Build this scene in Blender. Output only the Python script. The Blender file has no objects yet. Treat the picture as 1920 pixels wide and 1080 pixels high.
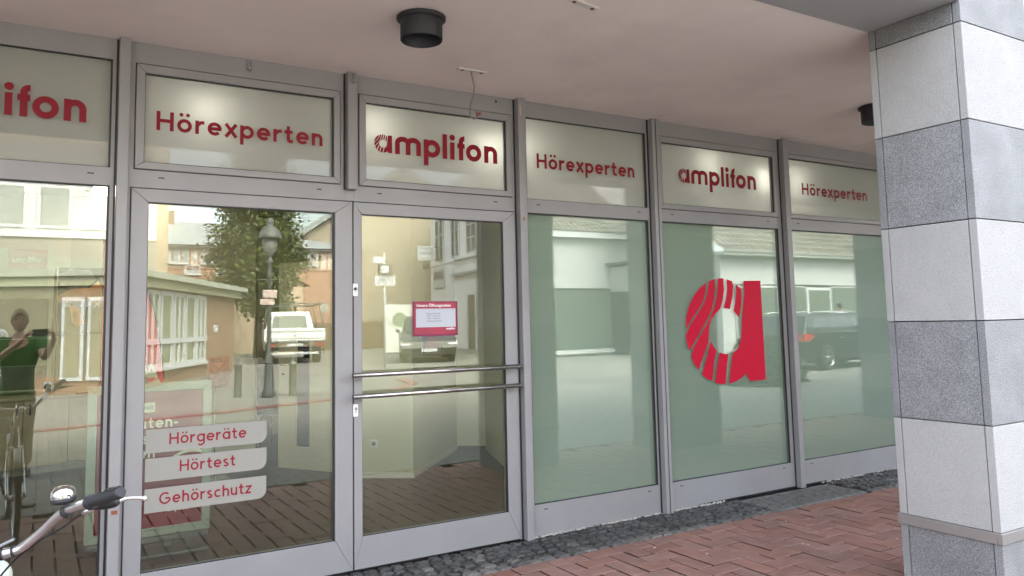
import bpy, math, random
from mathutils import Vector, Matrix
random.seed(7)
R = math.radians
SC = bpy.context.scene
COL = SC.collection
# ------------------------------------------------------------------ camera
yaw, pit, rol = R(31.0982), R(5.4359), R(-1.2307)
_f = Vector((math.sin(yaw)*math.cos(pit), math.cos(yaw)*math.cos(pit), math.sin(pit)))
_r = Vector((math.cos(yaw), -math.sin(yaw), 0)); _u = _r.cross(_f)
_r2 = math.cos(rol)*_r + math.sin(rol)*_u; _u2 = -math.sin(rol)*_r + math.cos(rol)*_u
cam = bpy.data.cameras.new('camera'); camo = bpy.data.objects.new('camera', cam); COL.objects.link(camo)
M = Matrix((_r2, _u2, -_f)).transposed().to_4x4(); M.translation = Vector((0, -5.0325, 1.6)); camo.matrix_world = M
cam.sensor_width = 36; cam.lens = 1453.87/1920*36; cam.shift_x = (960-952.574)/1920; cam.shift_y = -(540-466.743)/1920
cam.clip_start = .02; cam.clip_end = 600
SC.camera = camo
# ------------------------------------------------------------------ sky, sun, exposure
SUN_EL, SUN_AZ = R(48), R(8)      # azimuth measured from +y towards +x
w = bpy.data.worlds.new('World'); SC.world = w; w.use_nodes = True
nt = w.node_tree; nt.nodes.clear()
sky = nt.nodes.new('ShaderNodeTexSky'); sky.sky_type = 'NISHITA'; sky.sun_disc = False
sky.sun_elevation = SUN_EL; sky.sun_rotation = SUN_AZ; sky.dust_density = 4.0; sky.air_density = 1.0; sky.ozone_density = 1.0
hs = nt.nodes.new('ShaderNodeHueSaturation'); hs.inputs['Saturation'].default_value = .46
bg = nt.nodes.new('ShaderNodeBackground'); bg.inputs['Strength'].default_value = .15
wo = nt.nodes.new('ShaderNodeOutputWorld')
nt.links.new(sky.outputs[0], hs.inputs['Color']); nt.links.new(hs.outputs[0], bg.inputs[0]); nt.links.new(bg.outputs[0], wo.inputs[0])
sl = bpy.data.lights.new('sun', 'SUN'); sl.energy = .5; sl.angle = R(24); sl.color = (1, .95, .88)
so = bpy.data.objects.new('sun', sl); COL.objects.link(so)
sd = Vector((math.sin(SUN_AZ)*math.cos(SUN_EL), math.cos(SUN_AZ)*math.cos(SUN_EL), math.sin(SUN_EL)))
so.rotation_euler = sd.to_track_quat('Z', 'Y').to_euler()
SC.view_settings.view_transform = 'Standard'; SC.view_settings.look = 'None'
SC.view_settings.exposure = 3.78; SC.view_settings.gamma = 1; SC.view_settings.use_curve_mapping = False
cy = SC.cycles
cy.max_bounces = 12; cy.diffuse_bounces = 4; cy.glossy_bounces = 6; cy.transmission_bounces = 6; cy.transparent_max_bounces = 16
cy.sample_clamp_indirect = 6; cy.caustics_reflective = False; cy.caustics_refractive = False
cy.use_denoising = True
# ------------------------------------------------------------------ materials
MC = {}
def mat(name, col, rough=.6, metal=0, spec=.5, var=0, vscale=8, bump=0, bscale=60, island=0, speck=None, emit=None, est=1, coat=0, dirt=None):
    if name in MC: return MC[name]
    m = bpy.data.materials.new(name); m.use_nodes = True; n = m.node_tree.nodes; L = m.node_tree.links
    b = n['Principled BSDF']; b.inputs['Roughness'].default_value = rough; b.inputs['Metallic'].default_value = metal
    b.inputs['Specular IOR Level'].default_value = spec; b.inputs['Coat Weight'].default_value = coat
    tc = n.new('ShaderNodeTexCoord')
    c = n.new('ShaderNodeRGB'); c.outputs[0].default_value = (*col, 1); cur = c.outputs[0]
    def mul(cur, fac):
        x = n.new('ShaderNodeMix'); x.data_type = 'RGBA'; x.blend_type = 'MULTIPLY'; x.inputs[0].default_value = 1
        L.new(cur, x.inputs[6]); L.new(fac, x.inputs[7]); return x.outputs[2]
    def rng(v, lo, hi, a=0, bb=1):
        r = n.new('ShaderNodeMapRange'); r.inputs[1].default_value = a; r.inputs[2].default_value = bb
        r.inputs[3].default_value = lo; r.inputs[4].default_value = hi; L.new(v, r.inputs[0]); return r.outputs[0]
    if var:
        t = n.new('ShaderNodeTexNoise'); t.inputs['Scale'].default_value = vscale; t.inputs['Detail'].default_value = 5
        L.new(tc.outputs['Object'], t.inputs['Vector']); cur = mul(cur, rng(t.outputs[0], 1-var, 1+var, .25, .75))
    if island:
        g = n.new('ShaderNodeNewGeometry'); oi = n.new('ShaderNodeObjectInfo')
        a = n.new('ShaderNodeMath'); a.operation = 'ADD'; L.new(g.outputs['Random Per Island'], a.inputs[0]); L.new(oi.outputs['Random'], a.inputs[1])
        f = n.new('ShaderNodeMath'); f.operation = 'FRACT'; L.new(a.outputs[0], f.inputs[0])
        cur = mul(cur, rng(f.outputs[0], 1-island, 1+island))
        h = n.new('ShaderNodeHueSaturation'); f2 = n.new('ShaderNodeMath'); f2.operation = 'MULTIPLY'; f2.inputs[1].default_value = 7.31
        L.new(f.outputs[0], f2.inputs[0]); f3 = n.new('ShaderNodeMath'); f3.operation = 'FRACT'; L.new(f2.outputs[0], f3.inputs[0])
        L.new(rng(f3.outputs[0], 1-island*.9, 1+island*.6), h.inputs['Saturation']); L.new(cur, h.inputs['Color']); cur = h.outputs[0]
    if speck:   # (scale, darkcol, lightcol)
        sc_, dc, lc = speck
        v = n.new('ShaderNodeTexNoise'); v.inputs['Scale'].default_value = sc_; v.inputs['Detail'].default_value = 3; v.inputs['Roughness'].default_value = .7
        L.new(tc.outputs['Object'], v.inputs['Vector'])
        cr = n.new('ShaderNodeValToRGB'); e = cr.color_ramp.elements; e[0].position = .36; e[0].color = (*dc, 1); e[1].position = .64; e[1].color = (*lc, 1)
        k = e.new(.5); k.color = (1, 1, 1, 1)
        L.new(v.outputs[0], cr.inputs[0]); cur = mul(cur, cr.outputs[0])
    if dirt:    # scale, colour, amount : soft stains
        t = n.new('ShaderNodeTexNoise'); t.inputs['Scale'].default_value = dirt[0]; t.inputs['Detail'].default_value = 8; t.inputs['Roughness'].default_value = .65
        L.new(tc.outputs['Object'], t.inputs['Vector'])
        x = n.new('ShaderNodeMix'); x.data_type = 'RGBA'; L.new(rng(t.outputs[0], 0, dirt[2], .52, .78), x.inputs[0]); L.new(cur, x.inputs[6]); x.inputs[7].default_value = (*dirt[1], 1); cur = x.outputs[2]
    L.new(cur, b.inputs['Base Color'])
    if bump:
        t = n.new('ShaderNodeTexNoise'); t.inputs['Scale'].default_value = bscale; t.inputs['Detail'].default_value = 4
        L.new(tc.outputs['Object'], t.inputs['Vector'])
        bp = n.new('ShaderNodeBump'); bp.inputs['Strength'].default_value = bump; bp.inputs['Distance'].default_value = .01
        L.new(t.outputs[0], bp.inputs['Height']); L.new(bp.outputs[0], b.inputs['Normal'])
        r2 = rng(t.outputs[0], max(rough-.06, 0), min(rough+.06, 1), .3, .7); L.new(r2, b.inputs['Roughness'])
    if emit:
        b.inputs['Emission Color'].default_value = (*emit, 1); b.inputs['Emission Strength'].default_value = est
    MC[name] = m; return m

def glass(name, base, tint, ior=1.5):
    if name in MC: return MC[name]
    m = bpy.data.materials.new(name); m.use_nodes = True; n = m.node_tree.nodes; L = m.node_tree.links; n.clear()
    o = n.new('ShaderNodeOutputMaterial'); mx = n.new('ShaderNodeMixShader'); tr = n.new('ShaderNodeBsdfTransparent'); gl = n.new('ShaderNodeBsdfGlossy')
    gl.inputs['Roughness'].default_value = 0; gl.inputs['Color'].default_value = (.97, 1, .97, 1); tr.inputs[0].default_value = (*tint, 1)
    ge = n.new('ShaderNodeNewGeometry'); dt = n.new('ShaderNodeVectorMath'); dt.operation = 'DOT_PRODUCT'; L.new(ge.outputs['Normal'], dt.inputs[0]); L.new(ge.outputs['Incoming'], dt.inputs[1])
    def mth(op, a, b=None):
        q = n.new('ShaderNodeMath'); q.operation = op
        if isinstance(a, (int, float)): q.inputs[0].default_value = a
        else: L.new(a, q.inputs[0])
        if b is not None: q.inputs[1].default_value = b if isinstance(b, (int, float)) else 0
        if b is not None and not isinstance(b, (int, float)): L.new(b, q.inputs[1])
        return q.outputs[0]
    sch = mth('MULTIPLY', mth('POWER', mth('SUBTRACT', 1.0, mth('ABSOLUTE', dt.outputs['Value'])), 5.0), .8)
    tc = n.new('ShaderNodeTexCoord'); nz = n.new('ShaderNodeTexNoise'); nz.inputs['Scale'].default_value = .9; nz.inputs['Detail'].default_value = 0
    bp = n.new('ShaderNodeBump'); bp.inputs['Strength'].default_value = .12; bp.inputs['Distance'].default_value = .004
    L.new(tc.outputs['Object'], nz.inputs['Vector']); L.new(nz.outputs[0], bp.inputs['Height']); L.new(bp.outputs[0], gl.inputs['Normal'])
    ad = n.new('ShaderNodeMath'); ad.operation = 'ADD'; ad.use_clamp = True; ad.inputs[1].default_value = base
    L.new(sch, ad.inputs[0])
    L.new(ad.outputs[0], mx.inputs[0]); L.new(tr.outputs[0], mx.inputs[1]); L.new(gl.outputs[0], mx.inputs[2]); L.new(mx.outputs[0], o.inputs[0])
    MC[name] = m; return m

def film(name, col, trans=.6):
    m = bpy.data.materials.new(name); m.use_nodes = True; n = m.node_tree.nodes; L = m.node_tree.links; n.clear()
    o = n.new('ShaderNodeOutputMaterial'); mx = n.new('ShaderNodeMixShader'); d = n.new('ShaderNodeBsdfDiffuse'); t = n.new('ShaderNodeBsdfTranslucent')
    tc = n.new('ShaderNodeTexCoord'); nz = n.new('ShaderNodeTexNoise'); nz.inputs['Scale'].default_value = 500; nz.inputs['Detail'].default_value = 2
    L.new(tc.outputs['Object'], nz.inputs['Vector'])
    x = n.new('ShaderNodeMix'); x.data_type = 'RGBA'; x.inputs[6].default_value = (*[c*.93 for c in col], 1); x.inputs[7].default_value = (*[min(c*1.07, 1) for c in col], 1)
    L.new(nz.outputs[0], x.inputs[0]); L.new(x.outputs[2], d.inputs[0]); L.new(x.outputs[2], t.inputs[0])
    mx.inputs[0].default_value = trans; L.new(d.outputs[0], mx.inputs[1]); L.new(t.outputs[0], mx.inputs[2]); L.new(mx.outputs[0], o.inputs[0]); return m

ALU = mat('aluminium_paint', (.275, .270, .270), .44, .08, .5, var=.06, vscale=2.5, bump=.05, bscale=900, dirt=(3.2, (.24, .23, .23), .5))
ALUD = mat('aluminium_side', (.24, .235, .245), .4, .2, .5, var=.04, vscale=3)
GASK = mat('black_gasket', (.012, .012, .013), .5)
STEEL = mat('brushed_steel', (.55, .53, .51), .24, 1, bump=.05, bscale=300)
WHITE = mat('white_plastic', (.75, .75, .74), .35)
RED = mat('red_vinyl', (.50, .012, .035), .4, var=.04)
REDD = mat('dark_red_vinyl', (.22, .004, .015), .45, spec=.25, var=.04)
PLASTER = mat('soffit_plaster', (.84, .765, .73), .9, var=.05, vscale=1.2, bump=.25, bscale=260, dirt=(1.1, (.66, .59, .56), .6))
BEAM = mat('beam_panel', (.34, .34, .345), .7, var=.04, vscale=2, bump=.1)
LIGHTG = mat('light_granite', (.385, .375, .36), .85, island=.05, var=.05, vscale=5, bump=.9, bscale=150, speck=(260, (.78, .78, .78), (1.1, 1.1, 1.1)), dirt=(1.7, (.29, .275, .255), .45))
DARKG = mat('dark_granite', (.20, .20, .20), .7, island=.10, var=.12, vscale=6, bump=.6, bscale=170, speck=(210, (.45, .45, .47), (1.7, 1.7, 1.7)), dirt=(3, (.3, .3, .3), .3))
BLACKM = mat('matt_black', (.015, .015, .017), .55, bump=.1, bscale=80)
JOINT = mat('joint_filler', (.05, .05, .05), .9)
GLASS = glass('clear_glass', .085, (.93, .96, .88))
GLASSF = glass('filmed_glass', .078, (.92, .965, .93))
GLASSU = glass('upper_glass', .012, (.98, .98, .96))
FILM = film('frosted_film', (.555, .615, .565), .58)
FILMU = film('frosted_film_upper', (.57, .585, .575), .5)
CREAM = mat('cream_wall', (.56, .53, .43), .9, var=.03, vscale=2, bump=.05)
# ------------------------------------------------------------------ helpers
def empty(name, loc=(0, 0, 0), rz=0, label=None, cat=None, group=None, kind=None):
    o = bpy.data.objects.new(name, None); COL.objects.link(o); o.location = loc; o.rotation_euler = (0, 0, rz)
    return tag(o, label, cat, group, kind)
def tag(o, label=None, cat=None, group=None, kind=None):
    if label: o['label'] = label
    if cat: o['category'] = cat
    if group: o['group'] = group
    if kind: o['kind'] = kind
    return o
class MB:
    def __init__(s): s.v = []; s.f = []; s.m = []; s.mi = 0; s.sm = False; s.smf = []
    def add(s, vs, fs):
        b = len(s.v); s.v += [tuple(p) for p in vs]
        for f in fs: s.f.append(tuple(i+b for i in f)); s.m.append(s.mi); s.smf.append(s.sm)
        return s
    def box(s, x0, x1, y0, y1, z0, z1):
        return s.add([(x0, y0, z0), (x1, y0, z0), (x1, y1, z0), (x0, y1, z0), (x0, y0, z1), (x1, y0, z1), (x1, y1, z1), (x0, y1, z1)],
                     [(0, 3, 2, 1), (4, 5, 6, 7), (0, 1, 5, 4), (1, 2, 6, 5), (2, 3, 7, 6), (3, 0, 4, 7)])
    def cbox(s, x0, x1, y0, y1, z0, z1, c):    # top edges chamfered
        return s.add([(x0, y0, z0), (x1, y0, z0), (x1, y1, z0), (x0, y1, z0), (x0, y0, z1-c), (x1, y0, z1-c), (x1, y1, z1-c), (x0, y1, z1-c),
                      (x0+c, y0+c, z1), (x1-c, y0+c, z1), (x1-c, y1-c, z1), (x0+c, y1-c, z1)],
                     [(0, 1, 5, 4), (1, 2, 6, 5), (2, 3, 7, 6), (3, 0, 4, 7), (4, 5, 9, 8), (5, 6, 10, 9), (6, 7, 11, 10), (7, 4, 8, 11), (8, 9, 10, 11)])
    def quad(s, *p): return s.add(p, [tuple(range(len(p)))])
    def prism(s, poly, a, b, ax='y'):   # poly 2D extruded between a and b along axis
        n = len(poly)
        def P(q, t): return {'y': (q[0], t, q[1]), 'x': (t, q[0], q[1]), 'z': (q[0], q[1], t)}[ax]
        vs = [P(q, a) for q in poly]+[P(q, b) for q in poly]
        fs = [tuple(range(n)), tuple(range(2*n-1, n-1, -1))]+[(i, i+n, (i+1) % n+n, (i+1) % n) for i in range(n)]
        return s.add(vs, fs)
    def tube(s, path, r, n=10, cap=True):
        path = [Vector(p) for p in path]; rr = r if isinstance(r, (list, tuple)) else [r]*len(path)
        rings = []; up = None; vs = []; fs = []
        for i, p in enumerate(path):
            d = (path[min(i+1, len(path)-1)]-path[max(i-1, 0)]).normalized()
            if up is None: up = d.orthogonal().normalized()
            up = (up-d*up.dot(d)).normalized(); sd_ = d.cross(up)
            for k in range(n):
                a = 2*math.pi*k/n; vs.append(p+rr[i]*(math.cos(a)*up+math.sin(a)*sd_))
        for i in range(len(path)-1):
            for k in range(n): fs.append((i*n+k, i*n+(k+1) % n, (i+1)*n+(k+1) % n, (i+1)*n+k))
        if cap: fs.append(tuple(range(n-1, -1, -1))); fs.append(tuple(range((len(path)-1)*n, len(path)*n)))
        o = s.sm; s.sm = True; s.add(vs, fs); s.sm = o
        if cap: s.smf[-1] = False; s.smf[-2] = False
        return s
    def lathe(s, prof, c, n=24, ax='z'):
        vs = []; fs = []
        for r, h in prof:
            for k in range(n):
                a = 2*math.pi*k/n; x, y = r*math.cos(a), r*math.sin(a)
                vs.append((c[0]+x, c[1]+y, c[2]+h) if ax == 'z' else ((c[0]+x, c[1]+h, c[2]+y) if ax == 'y' else (c[0]+h, c[1]+x, c[2]+y)))
        for i in range(len(prof)-1):
            for k in range(n): fs.append((i*n+k, i*n+(k+1) % n, (i+1)*n+(k+1) % n, (i+1)*n+k))
        o = s.sm; s.sm = True; s.add(vs, fs); s.sm = o; return s
    def build(s, name, m, parent=None, bevel=0, seg=2):
        me = bpy.data.meshes.new(name); me.from_pydata(s.v, [], s.f); me.update()
        for x in (m if isinstance(m, (list, tuple)) else [m]): me.materials.append(x)
        for p, mi, sm in zip(me.polygons, s.m, s.smf): p.material_index = mi; p.use_smooth = sm
        return link(name, me, parent, bevel, seg)
def link(name, me, parent=None, bevel=0, seg=2):
    o = bpy.data.objects.new(name, me); COL.objects.link(o)
    if parent: o.parent = parent
    if bevel:
        md = o.modifiers.new('bevel', 'BEVEL'); md.width = bevel; md.segments = seg; md.limit_method = 'ANGLE'; md.angle_limit = R(40)
    return o
def children(o): return [c for c in bpy.data.objects if c.parent == o]
def copy_tree(o, parent=None, loc=None, rz=None, label=None):
    c = o.copy(); COL.objects.link(c)
    if parent: c.parent = parent
    if loc is not None: c.location = loc
    if rz is not None: c.rotation_euler.z = rz
    if label: c['label'] = label
    for ch in children(o): copy_tree(ch, c)
    return c
def text(name, s, size, m, parent, loc, rot=(R(90), 0, 0), bold=0, align='LEFT', mirror=False, width=None):
    cu = bpy.data.curves.new(name, 'FONT'); cu.body = s; cu.size = size; cu.offset = bold; cu.align_x = align; cu.resolution_u = 3
    to = bpy.data.objects.new(name, cu); COL.objects.link(to)
    dg = bpy.context.evaluated_depsgraph_get(); me = bpy.data.meshes.new_from_object(to.evaluated_get(dg))
    bpy.data.objects.remove(to); me.name = name
    if width:
        xs = [v.co.x for v in me.vertices]; k = width/(max(xs)-min(xs))
        for v in me.vertices: v.co.x *= k
    me.materials.clear(); me.materials.append(m)
    o = link(name, me, parent); o.location = loc; o.rotation_euler = rot
    if mirror: o.scale.x = -1
    return o
# ---- stroke lettering -----------------------------------------------------
def arc(cx, cy, r, a0, a1, n=None, ry=None):
    n = n or max(6, int(abs(a1-a0)/9)); ry = ry or r
    return [(cx+r*math.cos(R(a0+(a1-a0)*i/n)), cy+ry*math.sin(R(a0+(a1-a0)*i/n))) for i in range(n+1)]
LOGO = [[(.284,.917),(.203,.872),(.127,.8),(.064,.709),(.027,.619),(.014,.509),(.097,.605),(.164,.669),(.222,.734),(.259,.8),(.275,.859)],
 [(.392,.954),(.32,.933),(.309,.88),(.29,.813),(.249,.734),(.171,.649),(.076,.553),(.013,.458),(.023,.387),(.049,.322),(.102,.384),(.188,.486),(.276,.589),(.337,.68),(.374,.773),(.392,.867)],
 [(.505,.962),(.439,.961),(.425,.894),(.409,.786),(.371,.693),(.304,.588),(.205,.472),(.099,.346),(.068,.263),(.1,.204),(.15,.15),(.171,.201),(.231,.302),(.282,.398),(.298,.522),(.332,.594),(.39,.647),(.445,.682),(.482,.759),(.507,.854)],
 [(.546,.955),(.614,.936),(.628,.895),(.614,.8),(.571,.681),(.487,.69),(.526,.773),(.547,.854)],
 [(.66,.909),(.729,.868),(.73,.8),(.718,.704),(.681,.602),(.618,.664),(.651,.772),(.661,.84)],
 [(.31,.397),(.343,.35),(.378,.31),(.344,.219),(.305,.045),(.243,.068),(.187,.11),(.224,.198),(.266,.288)],
 [(.413,.293),(.469,.28),(.525,.275),(.499,.173),(.469,.009),(.404,.013),(.341,.03),(.366,.14),(.39,.217)],
 [(.766,.94),(.994,.946),(.998,.02),(.785,.018),(.742,.091),(.681,.054),(.612,.028),(.52,.01),(.531,.092),(.563,.223),(.584,.282),(.652,.32),(.691,.392),(.71,.487),(.716,.568),(.74,.69),(.764,.813)]]
def glyph(c, w):
    h = w/2; r = .5-h
    o = arc(.5, .5, r, 0, 360, 40)
    def arch(x0, wd): return [(x0, 0), (x0, 1-wd/2-h)]+arc(x0+wd/2, 1-h-wd/2, wd/2, 180, 0, 14)+[(x0+wd, 0)]
    G = {
     'o': ([o], 1.0), 'ö': ([o, 'dots'], 1.0), 'ä': ([o, [(1-h, 1), (1-h, 0)], 'dots'], 1.0), 'a': ([o, [(1-h, 1), (1-h, 0)]], 1.0),
     'p': ([o, [(h, 1), (h, -.48)]], 1.0), 'g': ([o, [(1-h, 1), (1-h, -.05)]+arc(.5, -.05, r, 0, -140, 16, .42-h+.02)], 1.0),
     'e': ([arc(.5, .5, r, 0, 318, 34), [(h*.6, .5), (1-h*.2, .5)]], 1.0),
     'c': ([arc(.5, .5, r, 48, 312, 30)], .88),
     'r': ([[(h, 1), (h, 0)], [(h, .45)]+arc(h+.42, .48, .42, 175, 100, 9, .52-h)+[(h+.50, 1-h)]], .62),
     'x': ([[(.06, 1), (.80, 0)], [(.80, 1), (.06, 0)]], .86),
     't': ([[(.30, 1.32), (.30, .30)]+arc(.30+.22, .28, .22, 180, 275, 8, .28-h)+[(.66, h)], [(0, 1-h), (.64, 1-h)]], .68),
     'n': ([arch(h, .86-w), [(h, 1), (h, .4)]], .86), 'h': ([arch(h, .86-w), [(h, 1.42), (h, .4)]], .86),
     'u': ([[(h, 1), (h, .43)]+arc(.43, .43, .43-h, 180, 360, 14)+[(.86-h, 1)], [(.86-h, .4), (.86-h, 0)]], .86),
     's': ([arc(.36, .74, .36-h*1.2, 30, 235, 16, .26-h)+arc(.36, .26, .36-h*.9, 70, -150, 18, .27-h)], .72),
     'z': ([[(0.02, 1-h), (.72, 1-h), (.08, h), (.76, h)]], .78), 'l': ([[(h, 1.42), (h, 0)]], w), 'i': ([[(h, 1), (h, 0)], 'idot'], w),
     'f': ([[(.36, 0), (.36, 1.06)]+arc(.36+.25, 1.06, .25, 180, 92, 8, .36-h)+[(.66, 1.42-h)], [(.06, .98-h), (.66, .98-h)]], .66),
     'H': ([[(h, 1.40), (h, 0)], [(1.14-h, 1.40), (1.14-h, 0)], [(h, .72), (1.14-h, .72)]], 1.14),
     'G': ([arc(.72, .70, .72-h, 48, 350, 34, .72-h), [(.74, .68), (1.44-h, .68)]], 1.42), '-': ([[(0, .5), (.5, .5)]], .5), ' ': ([], .4),
     'm': ([[(h, 0), (h, .60)]+arc(h+.325, .62, .325, 180, 8, 12, .38-h), [(h+.65, 0), (h+.65, .60)]+arc(h+.975, .62, .325, 180, 0, 12, .38-h)+[(h+1.3, 0)]], 1.3+w)}
    return G[c]
def ribbon(mb, pts, w, y, X, x0, z0):
    P = [Vector((p[0], p[1])) for p in pts]; P = [p for i, p in enumerate(P) if i == 0 or (p-P[i-1]).length > 1e-5]; n = len(P); closed = (P[0]-P[-1]).length < 1e-6; L_ = []
    for i in range(n):
        a = P[i]-P[i-1] if i else (P[i]-P[-2] if closed else P[1]-P[0])
        b = P[i+1]-P[i] if i < n-1 else (P[1]-P[0] if closed else P[i]-P[i-1])
        a.normalize(); b.normalize(); t = (a+b)
        t = t.normalized() if t.length > 1e-6 else b
        nn = Vector((-t.y, t.x)); k = 1/max(.35, nn.dot(Vector((-b.y, b.x)))); L_.append((P[i]+nn*w/2*k, P[i]-nn*w/2*k))
    vs = []
    for a, b in L_: vs += [(x0+a.x*X, y, z0+a.y*X), (x0+b.x*X, y, z0+b.y*X)]
    mb.add(vs, [(2*i, 2*i+1, 2*i+3, 2*i+2) for i in range(n-1)])
def disc(mb, cx, cz, r, y, n=20): mb.add([(cx+r*math.cos(2*math.pi*i/n), y, cz+r*math.sin(2*math.pi*i/n)) for i in range(n)], [tuple(range(n))])
def logo_a(mb, x0, z0, s, y):
    for poly in LOGO: mb.add([(x0+px*s, y, z0+(py-.01)*s) for px, py in poly], [tuple(range(len(poly)))])
def word(name, s, x0, x1, z0, X, w, m, parent, y=-.004, gap=.22, logo=False, pos=None):
    """stroke lettering of x-height X standing between x0 and x1"""
    mb = MB(); adv = [glyph(c, w)[1] for c in s]
    if pos is None:
        tot = sum(adv)+gap*(len(s)-1); kx = (x1-x0)/(tot*X); pos = []; cur = 0
        for a in adv: pos.append((x0+cur*X*kx, a*X*kx)); cur += a+gap
    else: kx = 1
    dy = 0
    for c, (px, wd), a in zip(s, pos, adv):
        if logo and c == 'a': logo_a(mb, px, z0, wd, y); continue
        k = wd/(a*X)
        for st in glyph(c, w)[0]:
            dy += .00012; yy = y-dy
            if st == 'dots':
                for q in (.28, .72): disc(mb, px+q*X*k, z0+1.30*X, w*.55*X, yy)
            elif st == 'idot': disc(mb, px+w/2*X*k, z0+1.27*X, w*.62*X, yy)
            else: ribbon(mb, [(p[0]*k, p[1]) for p in st], w, yy, X, px, z0)
    return mb.build(name, m, parent)
# ================================================================== the shop building
shop = empty('shop_building', (0, 0, 0), label='grey aluminium shopfront building with frosted and clear windows behind the arcade', cat='shopfront')
mass = MB(); mass.box(-14, 40, -2.784, 9, 3.36, 6.6); mass.build('upper_storey', mat('upper_render', (.55, .55, .53), .9, var=.05), shop)
# soffit and beam are part of the setting
sf = MB(); sf.box(-14, 40, -2.230, .30, 3.336, 3.358); tag(sf.build('arcade_soffit', PLASTER), kind='structure')
bm_ = MB(); bm_.box(-14, 40, -2.782, -2.233, 3.328, 3.357); tag(bm_.build('arcade_beam', BEAM), kind='structure')
fl = MB(); fl.box(-1.6, 12, .07, 7.0, -.05, .004); tag(fl.build('shop_floor', mat('vinyl_floor', (.055, .045, .042), .35, var=.08, vscale=3)), kind='structure')
cl = MB(); cl.box(-1.6, 12, .07, 7.0, 3.30, 3.33); tag(cl.build('shop_ceiling', mat('shop_ceiling_white', (.6, .6, .57), .9)), kind='structure')
iw = MB(); iw.box(-1.7, -1.6, .07, 7.0, -.05, 3.33); iw.box(-1.6, 12, 7.0, 7.1, -.05, 3.33); iw.box(12, 12.1, .07, 7.1, -.05, 3.33)
tag(iw.build('shop_wall', CREAM), kind='structure')
sw = MB(); sw.box(-14, -1.42, 0, .3, 0, 3.336); sw.build('side_wall', mat('side_wall_render', (.55, .53, .48), .9, var=.05), shop)
sw = MB(); sw.box(12.0, 40, 0, .3, 0, 3.336); sw.build('side_wall', mat('side_wall_render', (.5,)*3), shop)
ZT, ZF = 3.336, .0
def cap(x0, x1, z0=0.0, z1=3.334, name='mullion_cap', d=.062):
    m = MB(); m.box(x0, x1, -d, -.001, z0, z1); o = m.build(name, ALU, shop, .004)
    g = MB(); g.box(x0-.012, x0-.001, -.006, -.0005, z0, z1-.002); g.build('mullion_groove', GASK, o)
    return o
for a, b in [(-1.42, -1.36), (.355, .415), (3.116, 3.175), (4.476, 4.549), (6.151, 6.214), (7.95, 8.01), (9.75, 9.81), (11.5, 11.56)]: cap(a, b)
cap(1.752, 1.815, 2.522)
m_ = MB(); m_.box(1.7525, 1.8145, .0, .06, 2.4505, 3.334); m_.build('post_core', ALU, shop)
gr = MB(); gr.box(4.509, 4.5165, -.0635, -.0615, 0, 3.33); gr.build('mullion_groove', GASK, shop)
def rect_frame(name, x0, x1, z0, z1, gx0, gx1, gz0, gz1, y0, y1, m, parent, mitre=True, bevel=.003):
    """a mitred frame, its four members one mesh with hairline mitre joints"""
    mb = MB(); e = .0006
    def mem(q): mb.prism(q, y0, y1)
    mem([(x0, z0), (x1, z0), (gx1-e, gz0), (gx0+e, gz0)]); mem([(x0, z1), (gx0+e, gz1), (gx1-e, gz1), (x1, z1)])
    mem([(x0, z0+e), (gx0, gz0+e), (gx0, gz1-e), (x0, z1-e)]); mem([(x1, z0+e), (x1, z1-e), (gx1, gz1-e), (gx1, gz0+e)])
    return mb.build(name, m, parent, bevel)
def gasket(x0, x1, z0, z1, y, t, parent, d=.012):
    mb = MB(); mb.box(x0-.002, x1+.002, y, y+d, z1-t, z1+.002); mb.box(x0-.002, x1+.002, y, y+d, z0-.002, z0+t*.7)
    mb.box(x0-.002, x0+t*.5, y, y+d, z0+t*.7, z1-t); mb.box(x1-t*1.6, x1+.002, y, y+d, z0+t*.7, z1-t); return mb.build('gasket', GASK, parent)
def pane(x0, x1, z0, z1, m, parent, y=.022, film_m=None):
    mb = MB(); mb.box(x0, x1, y, y+.02, z0, z1); p = mb.build('glass_pane', m, parent)
    if film_m:
        f = MB(); f.quad((x0+.001, y+.024, z0+.001), (x1-.001, y+.024, z0+.001), (x1-.001, y+.024, z1-.001), (x0+.001, y+.024, z1-.001)); f.build('frosted_film', film_m, p)
    return p
def slots(xs, z, parent):
    for x in xs: s_ = MB(); s_.box(x-.017, x+.017, -.0012, .001, z-.0035, z+.0035); s_.build('drain_slot', GASK, parent)
bays = [(-1.36, .355), (.415, 1.752), (1.815, 3.116), (3.175, 4.476), (4.549, 6.151), (6.214, 7.95), (8.01, 9.75), (9.81, 11.5)]
upper = [(-1.27, .324, 'fix'), (.501, 1.671, 'op'), (1.899, 3.035, 'op'), (3.222, 4.447, 'fix'), (4.625, 6.053, 'op'), (6.289, 7.85, 'op5'), (8.09, 9.66, 'fix'), (9.9, 11.4, 'fix')]
tr = MB()
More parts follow.
